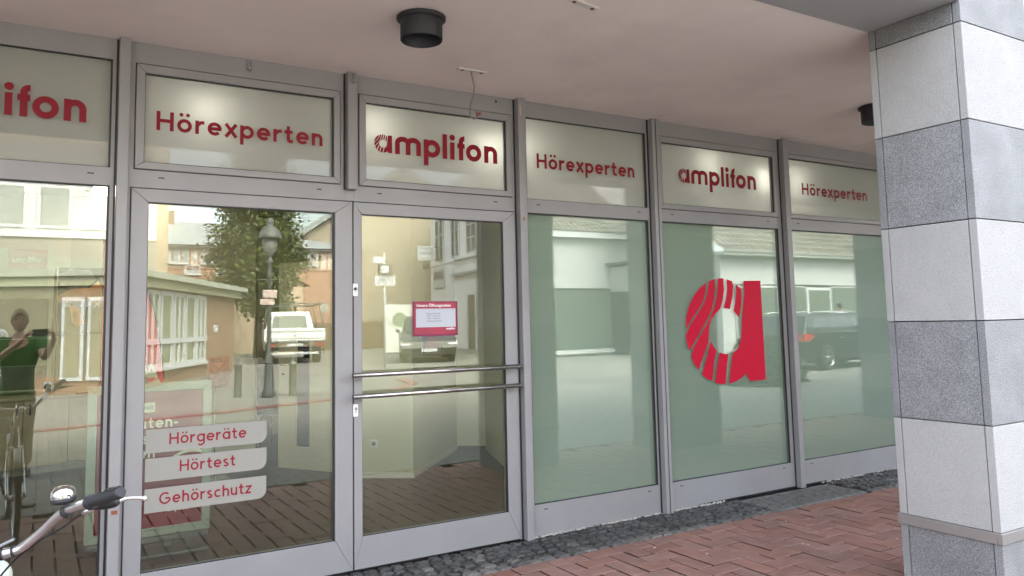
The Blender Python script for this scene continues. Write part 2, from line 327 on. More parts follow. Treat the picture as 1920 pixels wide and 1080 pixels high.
for i, ((a, b), (ga, gb, k)) in enumerate(zip(bays, upper)):
    L_ = 'upper window pane with frosted film'
    fixed = k == 'fix'
    z0, z1 = (2.557, 3.209) if fixed else ((2.604, 3.151) if k == 'op' else (2.604, 3.161))
    wn = empty('upper_window', (0, 0, 0)); wn.parent = shop
    # fixed outer frame: head rail, transom and stiles
    ox0, ox1, oz0, oz1 = (ga, gb, 2.557, 3.209) if fixed else (ga-.055, gb+.05, 2.556, 3.209)
    fr = MB(); e = .0005
    fr.box(a+e, b-e, 0, .06, oz1, ZT-.001); fr.box(a+e, b-e, 0, .06, 2.45, oz0); fr.box(a+e, ox0, 0, .06, oz0+e, oz1-e); fr.box(ox1, b-e, 0, .06, oz0+e, oz1-e)
    f_ = fr.build('fixed_frame', ALU, wn)
    slots([ga+.10, gb-.10], 2.515, wn)
    if not fixed:
        s_ = MB(); s_.box(ox0, ox1, .012, .05, oz0, oz1); 
        g_ = MB(); t = .006
        g_.box(ox0, ox1, .004, .02, oz1-t, oz1); g_.box(ox0, ox1, .004, .02, oz0, oz0+t); g_.box(ox0, ox0+t, .004, .02, oz0+t, oz1-t); g_.box(ox1-t, ox1, .004, .02, oz0+t, oz1-t); g_.build('frame_groove', GASK, wn)
        rect_frame('sash_frame', ox0+t, ox1-t, oz0+t, oz1-t, ga, gb, z0, z1, -.010, .05, ALU, wn)
    y0 = .0 if not fixed else .004
    gasket(ga, gb, z0, z1, y0, .006, wn)
    p = pane(ga, gb, z0, z1, GLASSU, wn, y=.016, film_m=FILMU)
    if i in (1, 3, 5):
        x0, x1 = {1: (.568, 1.598), 3: (3.327, 4.323), 5: (6.495, 7.540)}[i]
        word('lettering', 'Hörexperten', x0, x1, 2.812, .085, .255, REDD, wn, y=.0155)
    elif i in (0, 2, 4):
        sh = {0: -2.771, 2: 0, 4: 2.865}[i]
        pos = [(1.966, .137), (2.125, .201), (2.348, .134), (2.501, .037), (2.562, .038), (2.616, .068), (2.694, .132), (2.849, .117)]
        word('lettering', 'amplifon', 0, 0, 2.812, .13, .285, REDD, wn, y=.0155, logo=True, pos=[(q+sh, ww) for q, ww in pos])
# lower fixed windows
lower = [(0, -1.27, .324, GLASS, None), (3, 3.222, 4.447, GLASSF, FILM), (4, 4.605, 6.093, GLASSF, FILM), (5, 6.287, 7.87, GLASSF, FILM), (6, 8.08, 9.68, GLASSF, FILM), (7, 9.9, 11.4, GLASSF, FILM)]
for i, ga, gb, gm, fm in lower:
    a, b = bays[i]; wn = empty('lower_window', (0, 0, 0)); wn.parent = shop
    zb = .004 if i != 4 else .004
    fr = MB(); fr.box(a+e, b-e, 0, .06, zb, .232); fr.box(a+e, ga, 0, .06, .2325, 2.4485); fr.box(gb, b-e, 0, .06, .2325, 2.4485); fr.build('fixed_frame', ALU, wn)
    gasket(ga, gb, .232, 2.448, .002, .007, wn)
    pane(ga, gb, .232, 2.448, gm, wn, y=.018, film_m=fm)
    if i: slots([ga+.10, gb-.10], .192, wn)
    if i == 4:
        mb = MB(); 
        for n_, poly in enumerate(LOGO): mb.add([(4.83+px, .0165, 1.0+py) for px, py in poly], [tuple(range(len(poly)))])
        mb.build('logo_decal', mat('logo_red', (.50, .004, .030), .45, spec=.15), wn)
# the two glazed doors
def door(name, x0, x1, ga, gb, gz0, gz1, z1, lab):
    d = empty(name, (0, 0, 0)); d.parent = shop; d['label'] = lab
    rect_frame('door_frame', x0, x1, .014, z1, ga, gb, gz0, gz1, -.014, .05, ALU, d)
    gasket(ga, gb, gz0, gz1, -.006, .006, d)
    pane(ga, gb, gz0, gz1, GLASS, d, y=.008)
    g_ = MB(); g_.box(x0-.0045, x0-.0005, -.004, .02, .014, z1); g_.box(x1+.0005, x1+.0045, -.004, .02, .014, z1); g_.box(x0, x1, -.004, .02, z1+.0005, z1+.006); g_.box(x0, x1, -.004, .02, .0045, .0135); g_.build('door_groove', GASK, d)
    return d
d1 = door('glazed_door', .438, 1.797, .532, 1.676, .218, 2.362, 2.442, 'fixed glazed door leaf with three grey lettered stickers')
d2 = door('glazed_door', 1.806, 3.088, 1.863, 2.988, .218, 2.362, 2.442, 'glazed door leaf with two horizontal push bars')
for q in ((.4155, .4325), (3.0935, 3.1155)): m = MB(); m.box(*q, 0, .06, .004, 2.4485); m.build('door_post', ALU, shop)
def pushbar(z):
    h = MB(); h.tube([(1.770, -.095, z), (3.066, -.095, z)], .0165, 20); o = h.build('push_bar', STEEL, d2, 0)
    for x in (1.835, 3.02):
        b_ = MB(); b_.tube([(x, -.014, z), (x, -.092, z)], .009, 10); b_.build('bar_bracket', STEEL, o)
    for x in (1.7685, 3.0672):
        b_ = MB(); b_.tube([(x-.0012, -.095, z), (x+.0012, -.095, z)], .0150, 20); b_.build('bar_end', mat('bar_end_dark', (.08, .08, .08), .4), o)
pushbar(1.276); pushbar(1.137)
# lock plates between the doors
for z0, z1, k in ((1.80, 1.885, 'button'), (1.00, 1.082, 'cylinder')):
    p = MB(); p.box(1.797, 1.832, -.022, -.0145, z0, z1); o = p.build('lock_plate', WHITE, d2, .006, 3)
    q = MB(); zc = (z0+z1)/2
    if k == 'button':
        q.lathe([(0, -.027), (.006, -.027), (.010, -.024), (.010, -.020)], (1.8145, 0, zc+.006), 16, 'y'); q.build('sensor_eye', GASK, o)
        q = MB(); q.lathe([(.013, -.0235), (.0145, -.0245), (.016, -.0225)], (1.8145, 0, zc+.004), 20, 'y'); q.build('sensor_ring', STEEL, o)
    else:
        q.lathe([(0, -.0265), (.0085, -.0265), (.0085, -.021)], (1.8145, 0, zc+.012), 16, 'y'); q.box(1.8100, 1.8190, -.0262, -.021, zc-.016, zc+.008); q.build('key_cylinder', STEEL, o)
        q = MB(); q.box(1.8135, 1.8155, -.0272, -.0262, zc+.004, zc+.018); q.build('keyhole', GASK, o)
# stickers on the fixed door
STK = mat('grey_sticker', (.285, .275, .24), .6, var=.02)
for s, z0, z1, zb, x0, x1 in (('Hörgeräte', .886, 1.022, .928, .675, 1.115), ('Hörtest', .724, .856, .765, .735, 1.052), ('Gehörschutz', .546, .683, .588, .626, 1.148)):
    st = MB(); rr = .052
    poly = [(.547, z0), (1.24-rr, z0)]+arc(1.24-rr, z0+rr, rr, -90, 0, 8)+[(1.24, z1), (.547, z1)]
    st.prism(poly, .0068, .0076); o = st.build('sticker', STK, d1)
    word('lettering', s, x0, x1, zb, .0475, .21, mat('rose_lettering', (.25, .014, .028), .5, spec=.2), o, y=.0062)
# opening hours sheet on the right-hand door
oh = empty('opening_hours_sign', (0, 0, 0), label='red and white opening hours sheet stuck inside the push bar door glass', cat='notice')
PINKR = mat('print_pink_red', (.33, .03, .06), .5, var=.3, vscale=6)
m = MB(); m.box(2.243, 2.598, .0045, .0062, 1.517, 1.764); m.build('backing', mat('print_plum', (.18, .008, .05), .5, var=.3, vscale=4), oh)
m = MB(); m.box(2.256, 2.585, .0038, .0043, 1.530, 1.757); m.build('red_print', PINKR, oh)
m = MB(); m.box(2.268, 2.580, .0030, .0035, 1.580, 1.712); m.build('white_panel', mat('print_white', (.45, .48, .52), .5), oh)
text('heading', 'Unsere Öffnungszeiten', .027, WHITE, oh, (2.272, .0028, 1.726), bold=.0006, width=.27)
for k, t_ in enumerate(('Montag bis Freitag', '09:00 – 13:00 und', '14:00 – 18:00 Uhr', 'Samstag geschlossen')):
    text('hours_line', t_, .0145, mat('print_grey', (.16, .16, .2), .6), oh, (2.350, .0026, 1.672-.0175*k), bold=.0002)
text('small_logo', 'amplifon', .02, WHITE, oh, (2.505, .0028, 1.562), bold=.0007)
# small marks on the facade
m = MB(); m.box(3.1305, 3.1425, -.0645, -.0622, 3.195, 3.275); o = m.build('yellow_tag', mat('aged_yellow', (.5, .4, .25), .6), shop, .001)
m = MB(); m.box(3.137, 3.155, -.0645, -.0622, 2.375, 2.402); m.build('rust_tag', mat('rust_tag', (.28, .12, .06), .7), shop)
m = MB(); m.box(.372, .402, -.0645, -.0622, .578, .600); m.build('rust_tag', mat('rust_tag2', (.22, .07, .03), .7), shop)
for x, y in ((1.108, -.001), (1.783, -.063)):
    hk = empty('banner_hook', (x, y, 0), label='small metal banner hook screwed above the '+('wide left upper window' if x < 1.5 else 'narrow mullion beside the door'), cat='hook')
    m = MB(); m.box(-.018, .018, -.006, -.0005, 3.262, 3.325); m.build('plate', ALUD, hk, .002)
    m = MB(); m.tube([(.005, -.008, 3.315), (.003, -.018, 3.29), (-.004, -.022, 3.262), (.004, -.012, 3.252), (.008, -.009, 3.27)], .0035, 8); m.build('hook', STEEL, hk)
m = MB(); m.tube([(2.95, -.002, 3.30), (2.95, -.012, 3.30), (2.95, -.014, 3.285)], .005, 8); tag(m.build('screw_hook', GASK), 'tiny dark screw hook under the soffit left of the third mullion', 'hook')

# ================================================================== pillars
CZ = [(0, .396, 'd'), (.457, 1.000, 'l'), (1.006, 1.554, 'd'), (1.560, 2.104, 'l'), (2.110, 2.654, 'd'), (2.660, 3.204, 'l'), (3.210, 3.760, 'd'), (3.766, 4.31, 'l')]
def pillar(x0, x1, label):
    p = empty('arcade_pillar', (x0, -2.5, 0), label=label, cat='pillar', group='granite clad pillars along the arcade edge')
    W = x1-x0; yb, yf = .27, -.286
    m = MB(); m.box(.03, W-.03, yf+.03, yb-.03, 0, 4.3); m.build('core', JOINT, p)
    t = .042; j = .003
    for z0, z1, c in CZ:
        if z1 > 3.3 and z0 > 3.3: sides = ('front',)
        else: sides = ('front', 'back', 'left', 'right')
        M_ = DARKG if c == 'd' else LIGHTG
        for s in sides:
            m = MB()
            if s == 'front': m.box(0, W, yf, yf+t, z0, z1)
            if s == 'back': m.box(0, W, yb-t, yb, z0, min(z1, 3.325))
            if s == 'left': m.box(.0015, t, yf+t+2*j, yb-t-2*j, z0, min(z1, 3.325))
            if s == 'right': m.box(W-t, W-.0015, yf+t+2*j, yb-t-2*j, z0, min(z1, 3.325))
            m.build('granite_slab', M_, p, .0015, 1)
    m = MB(); b = .010
    m.box(-b, W+b, yf-b, yf+.02, .398, .455); m.box(-b, W+b, yb-.02, yb+b, .398, .455); m.box(-b, .02, yf+.0205, yb-.0205, .398, .455); m.box(W-.02, W+b, yf+.0205, yb-.0205, .398, .455)
    m.build('metal_band', mat('band_metal', (.27, .25, .235), .45, .4, var=.06, vscale=5), p, .003)
    return p
pillar(4.305, 5.02, 'striped light and dark granite pillar at the right edge of the arcade')
pillar(6.566, 7.576, 'wide granite pillar mirrored behind the big red letter decal')
pillar(11.3, 12.3, 'granite pillar farthest right, mirrored in the last window')
pillar(-3.6, -2.6, 'granite pillar left of the photographer beside the bicycle')

# ================================================================== things under the soffit
def downlight(x, y, label):
    t = empty('ceiling_downlight', (x, y, 3.336), label=label, cat='ceiling lamp', group='black round ceiling lamps under the arcade')
    m = MB(); m.lathe([(.128, -.001), (.139, -.006), (.139, -.018), (.126, -.026), (.119, -.03)], (0, 0, 0), 40); m.build('rim', BLACKM, t)
    m = MB(); m.lathe([(.119, -.02), (.119, -.135), (.116, -.139), (.111, -.135), (.108, -.03)], (0, 0, 0), 40); m.build('housing', BLACKM, t)
    m = MB(); m.lathe([(.0, -.034), (.108, -.034)], (0, 0, 0), 40); m.build('lens', mat('blue_lens', (.01, .08, .11), .25), t)
downlight(1.80, -1.15, 'black round ceiling lamp above the glazed doors'); downlight(5.93, -1.20, 'black round ceiling lamp half hidden behind the pillar')
PL = mat('patch_white', (.66, .63, .6), .8)
for x, y, rz, lab in ((2.49, -.467, 0, 'white mounting plate with a loose cable hanging down'), (2.50, -1.74, .2, 'white mounting plate at the top edge above the mullion')):
    t = empty('ceiling_plate', (x, y, 3.336), rz, label=lab, cat='mounting plate')
    m = MB(); m.box(-.11, .11, -.022, .022, -.010, -.0005); m.build('plate', PL, t, .002)
    for dx in (-.07, .075): m = MB(); m.lathe([(0, -.014), (.011, -.013), (.011, -.009)], (dx, 0, 0), 12); m.build('screw', mat('rusty_screw', (.07, .05, .045), .7), t)
cb = empty('loose_cable', (2.49, -.467, 3.33), label='grey cable hanging from the soffit with a red wire end', cat='cable')
pts = [(0, 0, 0), (.006, 0, -.04), (.022, 0, -.10), (.018, 0, -.16), (-.008, 0, -.23), (-.018, 0, -.29), (-.012, 0, -.325), (.012, -.004, -.336), (.035, -.008, -.325), (.044, -.01, -.30)]
m = MB(); m.tube(pts, .0062, 10); m.build('sheath', mat('cable_grey', (.22, .19, .17), .6), cb)
m = MB(); m.tube([(.044, -.01, -.302), (.050, -.012, -.296), (.058, -.012, -.305)], .010, 8); m.build('wire_end', mat('wire_red', (.35, .03, .015), .5), cb)
m = MB(); m.tube([(.030, -.008, -.327), (.034, -.008, -.30), (.028, -.008, -.285)], .004, 6); m.build('wire', mat('wire_brown', (.08, .03, .02), .5), cb)

# ================================================================== ground
GB = mat('street_setts', (.34, .315, .27), .85, var=.12, vscale=1.5, bump=.3, bscale=90)
def paver_sheet():
    m = bpy.data.materials.new('street_paving'); m.use_nodes = True; n = m.node_tree.nodes; L = m.node_tree.links; b = n['Principled BSDF']
    tc = n.new('ShaderNodeTexCoord'); br = n.new('ShaderNodeTexBrick'); br.inputs['Scale'].default_value = 1; br.inputs['Brick Width'].default_value = .28; br.inputs['Row Height'].default_value = .14
    br.inputs['Mortar Size'].default_value = .006; br.inputs['Color1'].default_value = (.215, .205, .18, 1); br.inputs['Color2'].default_value = (.18, .17, .15, 1); br.inputs['Mortar'].default_value = (.13, .12, .10, 1)
    mp = n.new('ShaderNodeMapping'); mp.inputs['Rotation'].default_value = (0, 0, R(90)); L.new(tc.outputs['Object'], mp.inputs[0]); L.new(mp.outputs[0], br.inputs[0])
    nz = n.new('ShaderNodeTexNoise'); nz.inputs['Scale'].default_value = .35; nz.inputs['Detail'].default_value = 6; L.new(tc.outputs['Object'], nz.inputs[0])
    mr = n.new('ShaderNodeMapRange'); mr.inputs[1].default_value = .3; mr.inputs[2].default_value = .7; mr.inputs[3].default_value = .8; mr.inputs[4].default_value = 1.2; L.new(nz.outputs[0], mr.inputs[0])
    x = n.new('ShaderNodeMix'); x.data_type = 'RGBA'; x.blend_type = 'MULTIPLY'; x.inputs[0].default_value = 1; L.new(br.outputs[0], x.inputs[6]); L.new(mr.outputs[0], x.inputs[7]); L.new(x.outputs[2], b.inputs[0])
    b.inputs['Roughness'].default_value = .85; return m
g = MB(); g.quad((-250, 60, -.06), (250, 60, -.06), (250, -250, -.06), (-250, -250, -.06)); tag(g.build('ground', mat('bed_sand', (.10, .085, .07), .95, var=.2)), kind='structure')
s_ = MB(); s_.box(-60, 80, -200, -10.02, -.055, -.002); street = tag(s_.build('street', paver_sheet()), kind='structure')
for q in ((-60, -2.01), (26.0, 80)): tag(MB().box(*q, -10.01, -3.11, -.055, -.002).build('side_pavement', paver_sheet()), kind='structure')
pv = MB(); pv.box(-2, 25.99, -10.01, -3.11, -.055, -.020); pave = tag(pv.build('pavement', mat('paver_joint', (.10, .095, .08), .95)), kind='structure')
af = MB(); af.box(-60, 80, -3.10, -.003, -.055, -.034); floor = tag(af.build('arcade_floor', mat('brick_joint', (.02, .012, .010), .95)), kind='structure')
def seen(x, y, z=0):
    v = M.inverted() @ Vector((x, y, z)); 
    if v.z > -.1: return None
    u_ = 952.6+1453.87*v.x/-v.z; w_ = 466.7-1453.87*v.y/-v.z
    return (u_, w_) if -60 < u_ < 1720 and -60 < w_ < 1140 else None
BR = mat('klinker_brick', (.285, .150, .118), .78, var=.16, vscale=9, bump=.35, bscale=180, island=.12, dirt=(5, (.25, .19, .16), .5), speck=(120, (.8, .78, .78), (1.15, 1.12, 1.1)))
BRS = mat('shaded_brick_side', (.040, .024, .019), .95)  # joint shade put into the colour of the brick sides
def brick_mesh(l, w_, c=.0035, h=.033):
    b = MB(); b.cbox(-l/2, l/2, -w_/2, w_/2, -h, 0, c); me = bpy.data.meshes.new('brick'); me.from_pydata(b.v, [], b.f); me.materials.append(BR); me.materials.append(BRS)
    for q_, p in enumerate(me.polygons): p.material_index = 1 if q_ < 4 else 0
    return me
bw = .1408; g_ = .0072
mh = [brick_mesh(2*bw-.0135-random.uniform(0, .005), bw-.004-random.uniform(0, .002)) for _ in range(5)]; mv = [brick_mesh(2*bw-.004-random.uniform(0, .003), bw-.0135-random.uniform(0, .005)) for _ in range(5)]
near = []; rest = []
for i in range(-22, 92):
    for j in range(-24, 1):
        k = (i-j) % 4
        if k not in (0, 3): continue
        if k == 0: cx, cyy, rot = (i+1)*bw, (j+.5)*bw-.527, 0
        else: cx, cyy, rot = (i+.5)*bw, (j+1)*bw-.527, R(90)
        if cyy > -.527-(bw if k == 3 else bw/2)+.001 or cyy < -3.02: continue
        p = seen(cx, cyy)
        t = (cx, cyy, rot)
        (near if p and p[1] < 1110 and not (p[0] > 1690) else rest).append(t)
near.sort(key=lambda t: (Vector((t[0], t[1], 0))-M.translation).length)
rest += near[300:]; near = near[:300]
for cx, cyy, rot in near:
    o = bpy.data.objects.new('brick', random.choice(mh if rot == 0 else mv)); COL.objects.link(o); o.parent = floor
    o.location = (cx, cyy, random.gauss(0, .0016)); o.rotation_euler = (random.gauss(0, .004), random.gauss(0, .004), rot+random.gauss(0, .005)+random.choice((0, math.pi)))
rb = MB()
for cx, cyy, rot in rest:
    l, w2 = (2*bw-g_, bw-g_) if rot == 0 else (bw-g_, 2*bw-g_); z = random.gauss(0, .0015)
    rb.cbox(cx-l/2+.004, cx+l/2-.004, cyy-w2/2, cyy+w2/2, z-.033, z, .0035)
for i in range(-22, 92):     # half bricks filling the edge along the cobbles
    x = i*bw
    if (i) % 4 in (1, 2): rb.cbox(x+g_/2, x+bw-g_/2, -.527-bw+g_/2, -.527-.004, -.02, random.gauss(0, .001), .005)
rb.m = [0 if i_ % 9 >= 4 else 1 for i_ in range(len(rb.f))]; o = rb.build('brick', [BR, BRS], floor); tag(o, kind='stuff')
# street-side pavers, seen only in the glass
sp = MB(); pw = .141
for i in range(0, 99):
    for j in range(0, 49):
        L_ = 2*pw; x = -2.1+i*L_+(j % 2)*pw; 
        y0 = -3.115-j*pw; z = random.gauss(0, .001)
        sp.cbox(x, x+L_-.008, y0-pw+.007, y0, z-.018, z, .005)
o = sp.build('paver', mat('beige_paver', (.205, .195, .17), .85, var=.08, island=.12, bump=.2), pave); tag(o, kind='stuff')
rl = MB(); ln = [(-9, -8.6), (-4, -9.3), (0, -10.07), (2.8, -10.75), (5.63, -11.95), (7.4, -13.2), (8.7, -14.8), (9.2, -17)]
for (ax, ay), (bx, by) in zip(ln, ln[1:]):
    d = Vector((bx-ax, by-ay)); n_ = int(d.length/.15); d.normalize(); q = Vector((-d.y, d.x))
    for k in range(n_):
        c0 = Vector((ax, ay))+d*(k*.15); vs = [c0, c0+d*.14, c0+d*.14+q*.28, c0+q*.28]
        rl.add([(p.x, p.y, -.01) for p in vs]+[(p.x, p.y, .022) for p in vs], [(4, 5, 6, 7), (0, 1, 5, 4), (1, 2, 6, 5), (2, 3, 7, 6), (3, 0, 4, 7)])
tag(rl.build('kerb_bricks', mat('kerb_red', (.24, .11, .09), .8, var=.15, island=.15)), kind='structure')
# cobble strip along the facade
cobs = MB(); cobs.box(-60, 80, -.522, -.0035, -.054, -.012); cob = tag(cobs.build('cobble_strip', mat('cobble_joint', (.016, .015, .014), .95, bump=.4, bscale=120, var=.4, vscale=50)), kind='structure')
CB = mat('basalt_cobble', (.060, .058, .056), .55, var=.5, vscale=40, bump=.9, bscale=130, island=.5, dirt=(18, (.19, .18, .165), .75))
CB2 = mat('border_cobble', (.125, .119, .11), .6, var=.35, vscale=30, bump=.8, bscale=120, island=.35, dirt=(22, (.3, .29, .27), .5))
def cobble(sx, sy):
    """rounded, slightly irregular top"""
    v = []; n_ = 5; f = []
    for iy in range(n_):
        for ix in range(n_):
            a, b = (-1, -.80, 0, .80, 1)[ix], (-1, -.80, 0, .80, 1)[iy]; e_ = max(abs(a), abs(b)); rr = 1-.07*(a*a*b*b)
            z = .001 if e_ < .4 else (-.0015 if e_ < .9 else -.016)
            v.append((a*sx/2*rr+random.gauss(0, .002), b*sy/2*rr+random.gauss(0, .002), z+random.gauss(0, .0014)))
    for iy in range(n_-1):
        for ix in range(n_-1): k = iy*n_+ix; f.append((k, k+1, k+n_+1, k+n_))
    return v, f
cm = []
for _ in range(10):
    v, f = cobble(random.uniform(.080, .092), random.uniform(.072, .082)); me = bpy.data.meshes.new('cobblestone'); me.from_pydata(v, [], f); me.materials.append(CB)
    cm.append(me)
cm2 = []
for me in cm[:5]: q = me.copy(); q.materials[0] = CB2; cm2.append(q)
cn = []; cr_ = []
GX0, GX1 = 5.30, 6.48
for row in range(6):
    x = -8.0
    while x < 12:
        wdt = random.uniform(.070, .105) if row else random.uniform(.105, .135)
        y = -.474+row*.083+random.gauss(0, .004)
        inside = GX0-.05 < x < GX1+.05
        if not inside:
            p = seen(x, y); (cn if p and p[0] < 1700 and p[1] < 1110 else cr_).append((x+wdt/2, y, wdt, row))
        x += wdt
cn.sort(key=lambda t: (Vector((t[0], t[1], 0))-M.translation).length); cr_ += cn[300:]; cn = cn[:300]
for x, y, wd, row in cn:
    o = bpy.data.objects.new('cobblestone', random.choice(cm2 if row == 0 or random.random() < .06 else cm)); COL.objects.link(o); o.parent = cob
    o.location = (x, y, random.gauss(.004, .0028)); o.rotation_euler = (random.gauss(0, .05), random.gauss(0, .05), random.gauss(0, .09)); k = 1.15 if row == 0 else 1
    o.scale = (wd/.092, k, 1)
cs = MB()
for x, y, wd, row in cr_:
    v, f = cobble(wd*.88, .076); dz = random.gauss(.003, .002); cs.add([(a+x, b+y, c+dz) for a, b, c in v], f)
tag(cs.build('cobblestone', CB, cob), kind='stuff')
dg = empty('drain_grate', (0, 0, 0), label='galvanised mesh drain grate let into the cobbles below the window', cat='drain grate')
ZN = mat('galvanised', (.20, .195, .185), .55, .2, var=.5, vscale=20)
for y0, y1 in ((-.505, -.487), (-.105, -.087)):
    m = MB(); m.box(GX0, GX1, y0, y1, -.012, .004); m.build('edge_bar', ZN, dg)
for x0 in (GX0, (GX0+GX1)/2-.008, GX1-.016): m = MB(); m.box(x0, x0+.016, -.487, -.105, -.012, .004); m.build('edge_bar', ZN, dg)
m = MB(); n_ = int((GX1-GX0)/.030)
for k in range(n_): x = GX0+.02+k*.030; m.box(x, x+.006, -.487, -.105, -.010, .003)
for k in range(11): y = -.475+k*.035; m.box(GX0+.016, GX1-.016, y, y+.0045, -.009, .0022)
tag(m.build('grate_bars', ZN, dg), kind='stuff')
m = MB(); m.box(GX0, GX1, -.487, -.087, -.0115, -.0110); m.build('pit', mat('pit_shade', (.02, .02, .02), .9), dg)  # thin dark sheet; the shade of a deep pit is in its colour
m = MB(); m.box(4.9, 6.6, -.0032, -.0022, .0, .014); m.build('shadow_gap', GASK, shop)
# specks of litter and grit on the bricks
lt = MB()
for k in range(130):
    x, y, s2 = random.uniform(1.8, 7.5), random.uniform(-2.9, -.5), random.uniform(.003, .009); a = [random.uniform(.5, 1.4) for _ in range(4)]
    lt.add([(x-s2*a[0], y, .0015), (x, y-s2*a[1], .0015), (x+s2*a[2], y, .0015), (x, y+s2*a[3], .0015), (x, y, .003+s2*.5)], [(0, 1, 4), (1, 2, 4), (2, 3, 4), (3, 0, 4)])
tag(lt.build('grit', mat('grit', (.40, .36, .30), .9, island=.6), floor), kind='stuff')
# crumbling mortar along the foot of the facade
mo = MB()
for k in range(420):
    x = random.uniform(3.15, 5.2) if k < 300 else random.uniform(6.5, 7.8); s2 = random.uniform(.004, .014); y = -.004-abs(random.gauss(0, .011)); a = [random.uniform(.6, 1.3) for _ in range(4)]
    mo.add([(x-s2*a[0], y-s2*.6, .001), (x+s2*a[1], y-s2*.5, .001), (x+s2*a[2], y+s2*.4, .001), (x-s2*a[3], y+s2*.5, .001), (x, y, s2*.8+.004)], [(0, 1, 4), (1, 2, 4), (2, 3, 4), (3, 0, 4)])
tag(mo.build('mortar_crumbs', mat('old_mortar', (.42, .39, .36), .95, var=.3, vscale=60), cob), kind='stuff')

# ================================================================== inside the shop
WARM = (1, .95, .84)
LAMP = mat('lamp_panel', (.9, .88, .8), .5, emit=WARM, est=.62)
def ceiling_panel(x, y, label, sx=.6, sy=.6):
    t = empty('ceiling_light', (x, y, 3.298), label=label, cat='ceiling light', group='square light panels in the shop ceiling')
    m = MB(); m.box(-sx/2-.02, sx/2+.02, -sy/2-.02, sy/2+.02, -.012, 0); m.build('frame', WHITE, t); m = MB(); m.box(-sx/2, sx/2, -sy/2, sy/2, -.016, -.0125); m.build('diffuser', LAMP, t)
ceiling_panel(.80, 5.35, 'lit square ceiling panel at the top of the leftmost clear window', .62, .8)
for x, y, l in ((-.6, 2.2, 'added ceiling light panel above the sideboard corner'), (2.2, 2.6, 'added ceiling light panel above the entrance'), (1.6, 5.9, 'added ceiling light panel above the open white door'), (4.2, 1.7, 'added ceiling light panel behind the first frosted window'), (6.2, 2.2, 'added ceiling light panel behind the letter decal window'), (8.8, 2.2, 'added ceiling light panel behind the last frosted windows')):  # panels added to light the room; only the one above is visible
    ceiling_panel(x, y, l, .62, .62)
SPOT = mat('spot_lens', (.9, .85, .7), .5, emit=(1, .95, .82), est=6.0)
for x, z, y, l in ((.86, 3.02, .24, 'lit spot lamp behind the wide Hörexperten pane'), (1.98, 3.05, .24, 'lit spot lamp behind the left end of the logo pane'), (2.92, 2.98, .22, 'lit spot lamp behind the right end of the logo pane'), (3.20, 3.03, .26, 'lit spot lamp behind the second Hörexperten pane'), (5.25, 3.06, .25, 'lit spot lamp behind the small logo pane'), (5.98, 2.98, .20, 'lit spot lamp at the right end of the small logo pane'), (6.45, 3.00, .24, 'lit spot lamp behind the last Hörexperten pane')):
    t = empty('spot_lamp', (x, y, z), label=l, cat='spot lamp', group='spot lamps hanging behind the upper panes')
    m = MB(); m.lathe([(.02, .09), (.03, .09), (.045, 0), (.042, 0)], (0, 0, 0), 20); m.build('lamp_shade', WHITE, t)
    m = MB(); m.lathe([(0, .0), (.022, -.006), (.034, -.028), (.026, -.052), (0, -.062)], (0, 0, 0), 16); m.build('bulb', SPOT, t)
    m = MB(); m.tube([(0, 0, .09), (0, 0, 3.299-z)], .006, 6); m.build('stem', WHITE, t)
PW = mat('partition_white', (.66, .62, .49), .85, var=.02)
def wall_seg(ax, ay, bx, by, z0, z1, t, m, name, parent=None, kind='structure'):
    d = Vector((bx-ax, by-ay)); L_ = d.length
    o = MB().box(0, L_, 0, t, z0, z1).build(name, m, parent); o.location = (ax, ay, 0); o.rotation_euler.z = math.atan2(d.y, d.x)
    if kind and not parent: tag(o, kind=kind)
    return o
pt = empty('partition_wall', (0, 0, 0), label='cream angled partition wall inside behind the push bar door', cat='partition wall')
wall_seg(2.93, 2.975, 3.396, 2.615, .05, 3.29, .08, PW, 'wall_panel', pt); wall_seg(3.398, 2.617, 4.60, 3.96, .05, 3.29, .08, PW, 'wall_panel', pt); wall_seg(4.602, 3.962, 5.6, 3.2, .05, 3.29, .08, PW, 'wall_panel', pt)
wall_seg(2.93, 2.967, 3.396, 2.607, .004, .06, .02, WHITE, 'skirting_board', pt); wall_seg(3.402, 2.607, 4.61, 3.952, .004, .06, .02, WHITE, 'skirting_board', pt)
so_ = MB().box(-.04, .04, -.012, -.001, .32, .40).build('power_socket', WHITE, pt, .003); so_.location = (3.06, 2.868, 0); so_.rotation_euler.z = math.atan2(2.615-2.975, 3.396-2.93)
so_ = MB(); so_.lathe([(.0, -.0125), (.022, -.0125), (.024, -.0118)], (0, 0, .36), 16, 'y'); so_ = so_.build('socket_ring', mat('socket_grey', (.3, .3, .28), .5), pt); so_.location = (3.06, 2.868, 0); so_.rotation_euler.z = math.atan2(-.36, .466)
dl = empty('white_door', (2.38, 4.11, 0), math.atan2(3.44-4.11, 2.80-2.38), label='open white interior door with a narrow glazed slot', cat='door')
L_ = .79
m = MB(); m.box(0, .27, 0, .04, .01, 2.35); m.box(.46, L_, 0, .04, .01, 2.35); m.box(.27, .46, 0, .04, .01, .26); m.box(.27, .46, 0, .04, 1.45, 2.35); m.build('leaf', PW, dl)
m = MB(); m.box(.27, .46, .015, .022, .26, 1.45); m.build('slot_pane', mat('slot_dark', (.03, .035, .04), .1), dl)
m = MB(); m.tube([(.07, 0, 1.17), (.07, -.05, 1.17), (.17, -.05, 1.17)], .009, 8); m.build('handle', STEEL, dl); m = MB(); m.lathe([(0, -.006), (.024, -.006), (.024, 0)], (.07, 0, 1.08), 14, 'y'); m.build('key_rose', STEEL, dl)
wall_seg(.3, 5.98, 2.30, 4.9, .004, 3.29, .08, CREAM, 'shop_wall'); wall_seg(-1.6, 6.1, .3, 5.98, .004, 3.29, .08, CREAM, 'shop_wall')
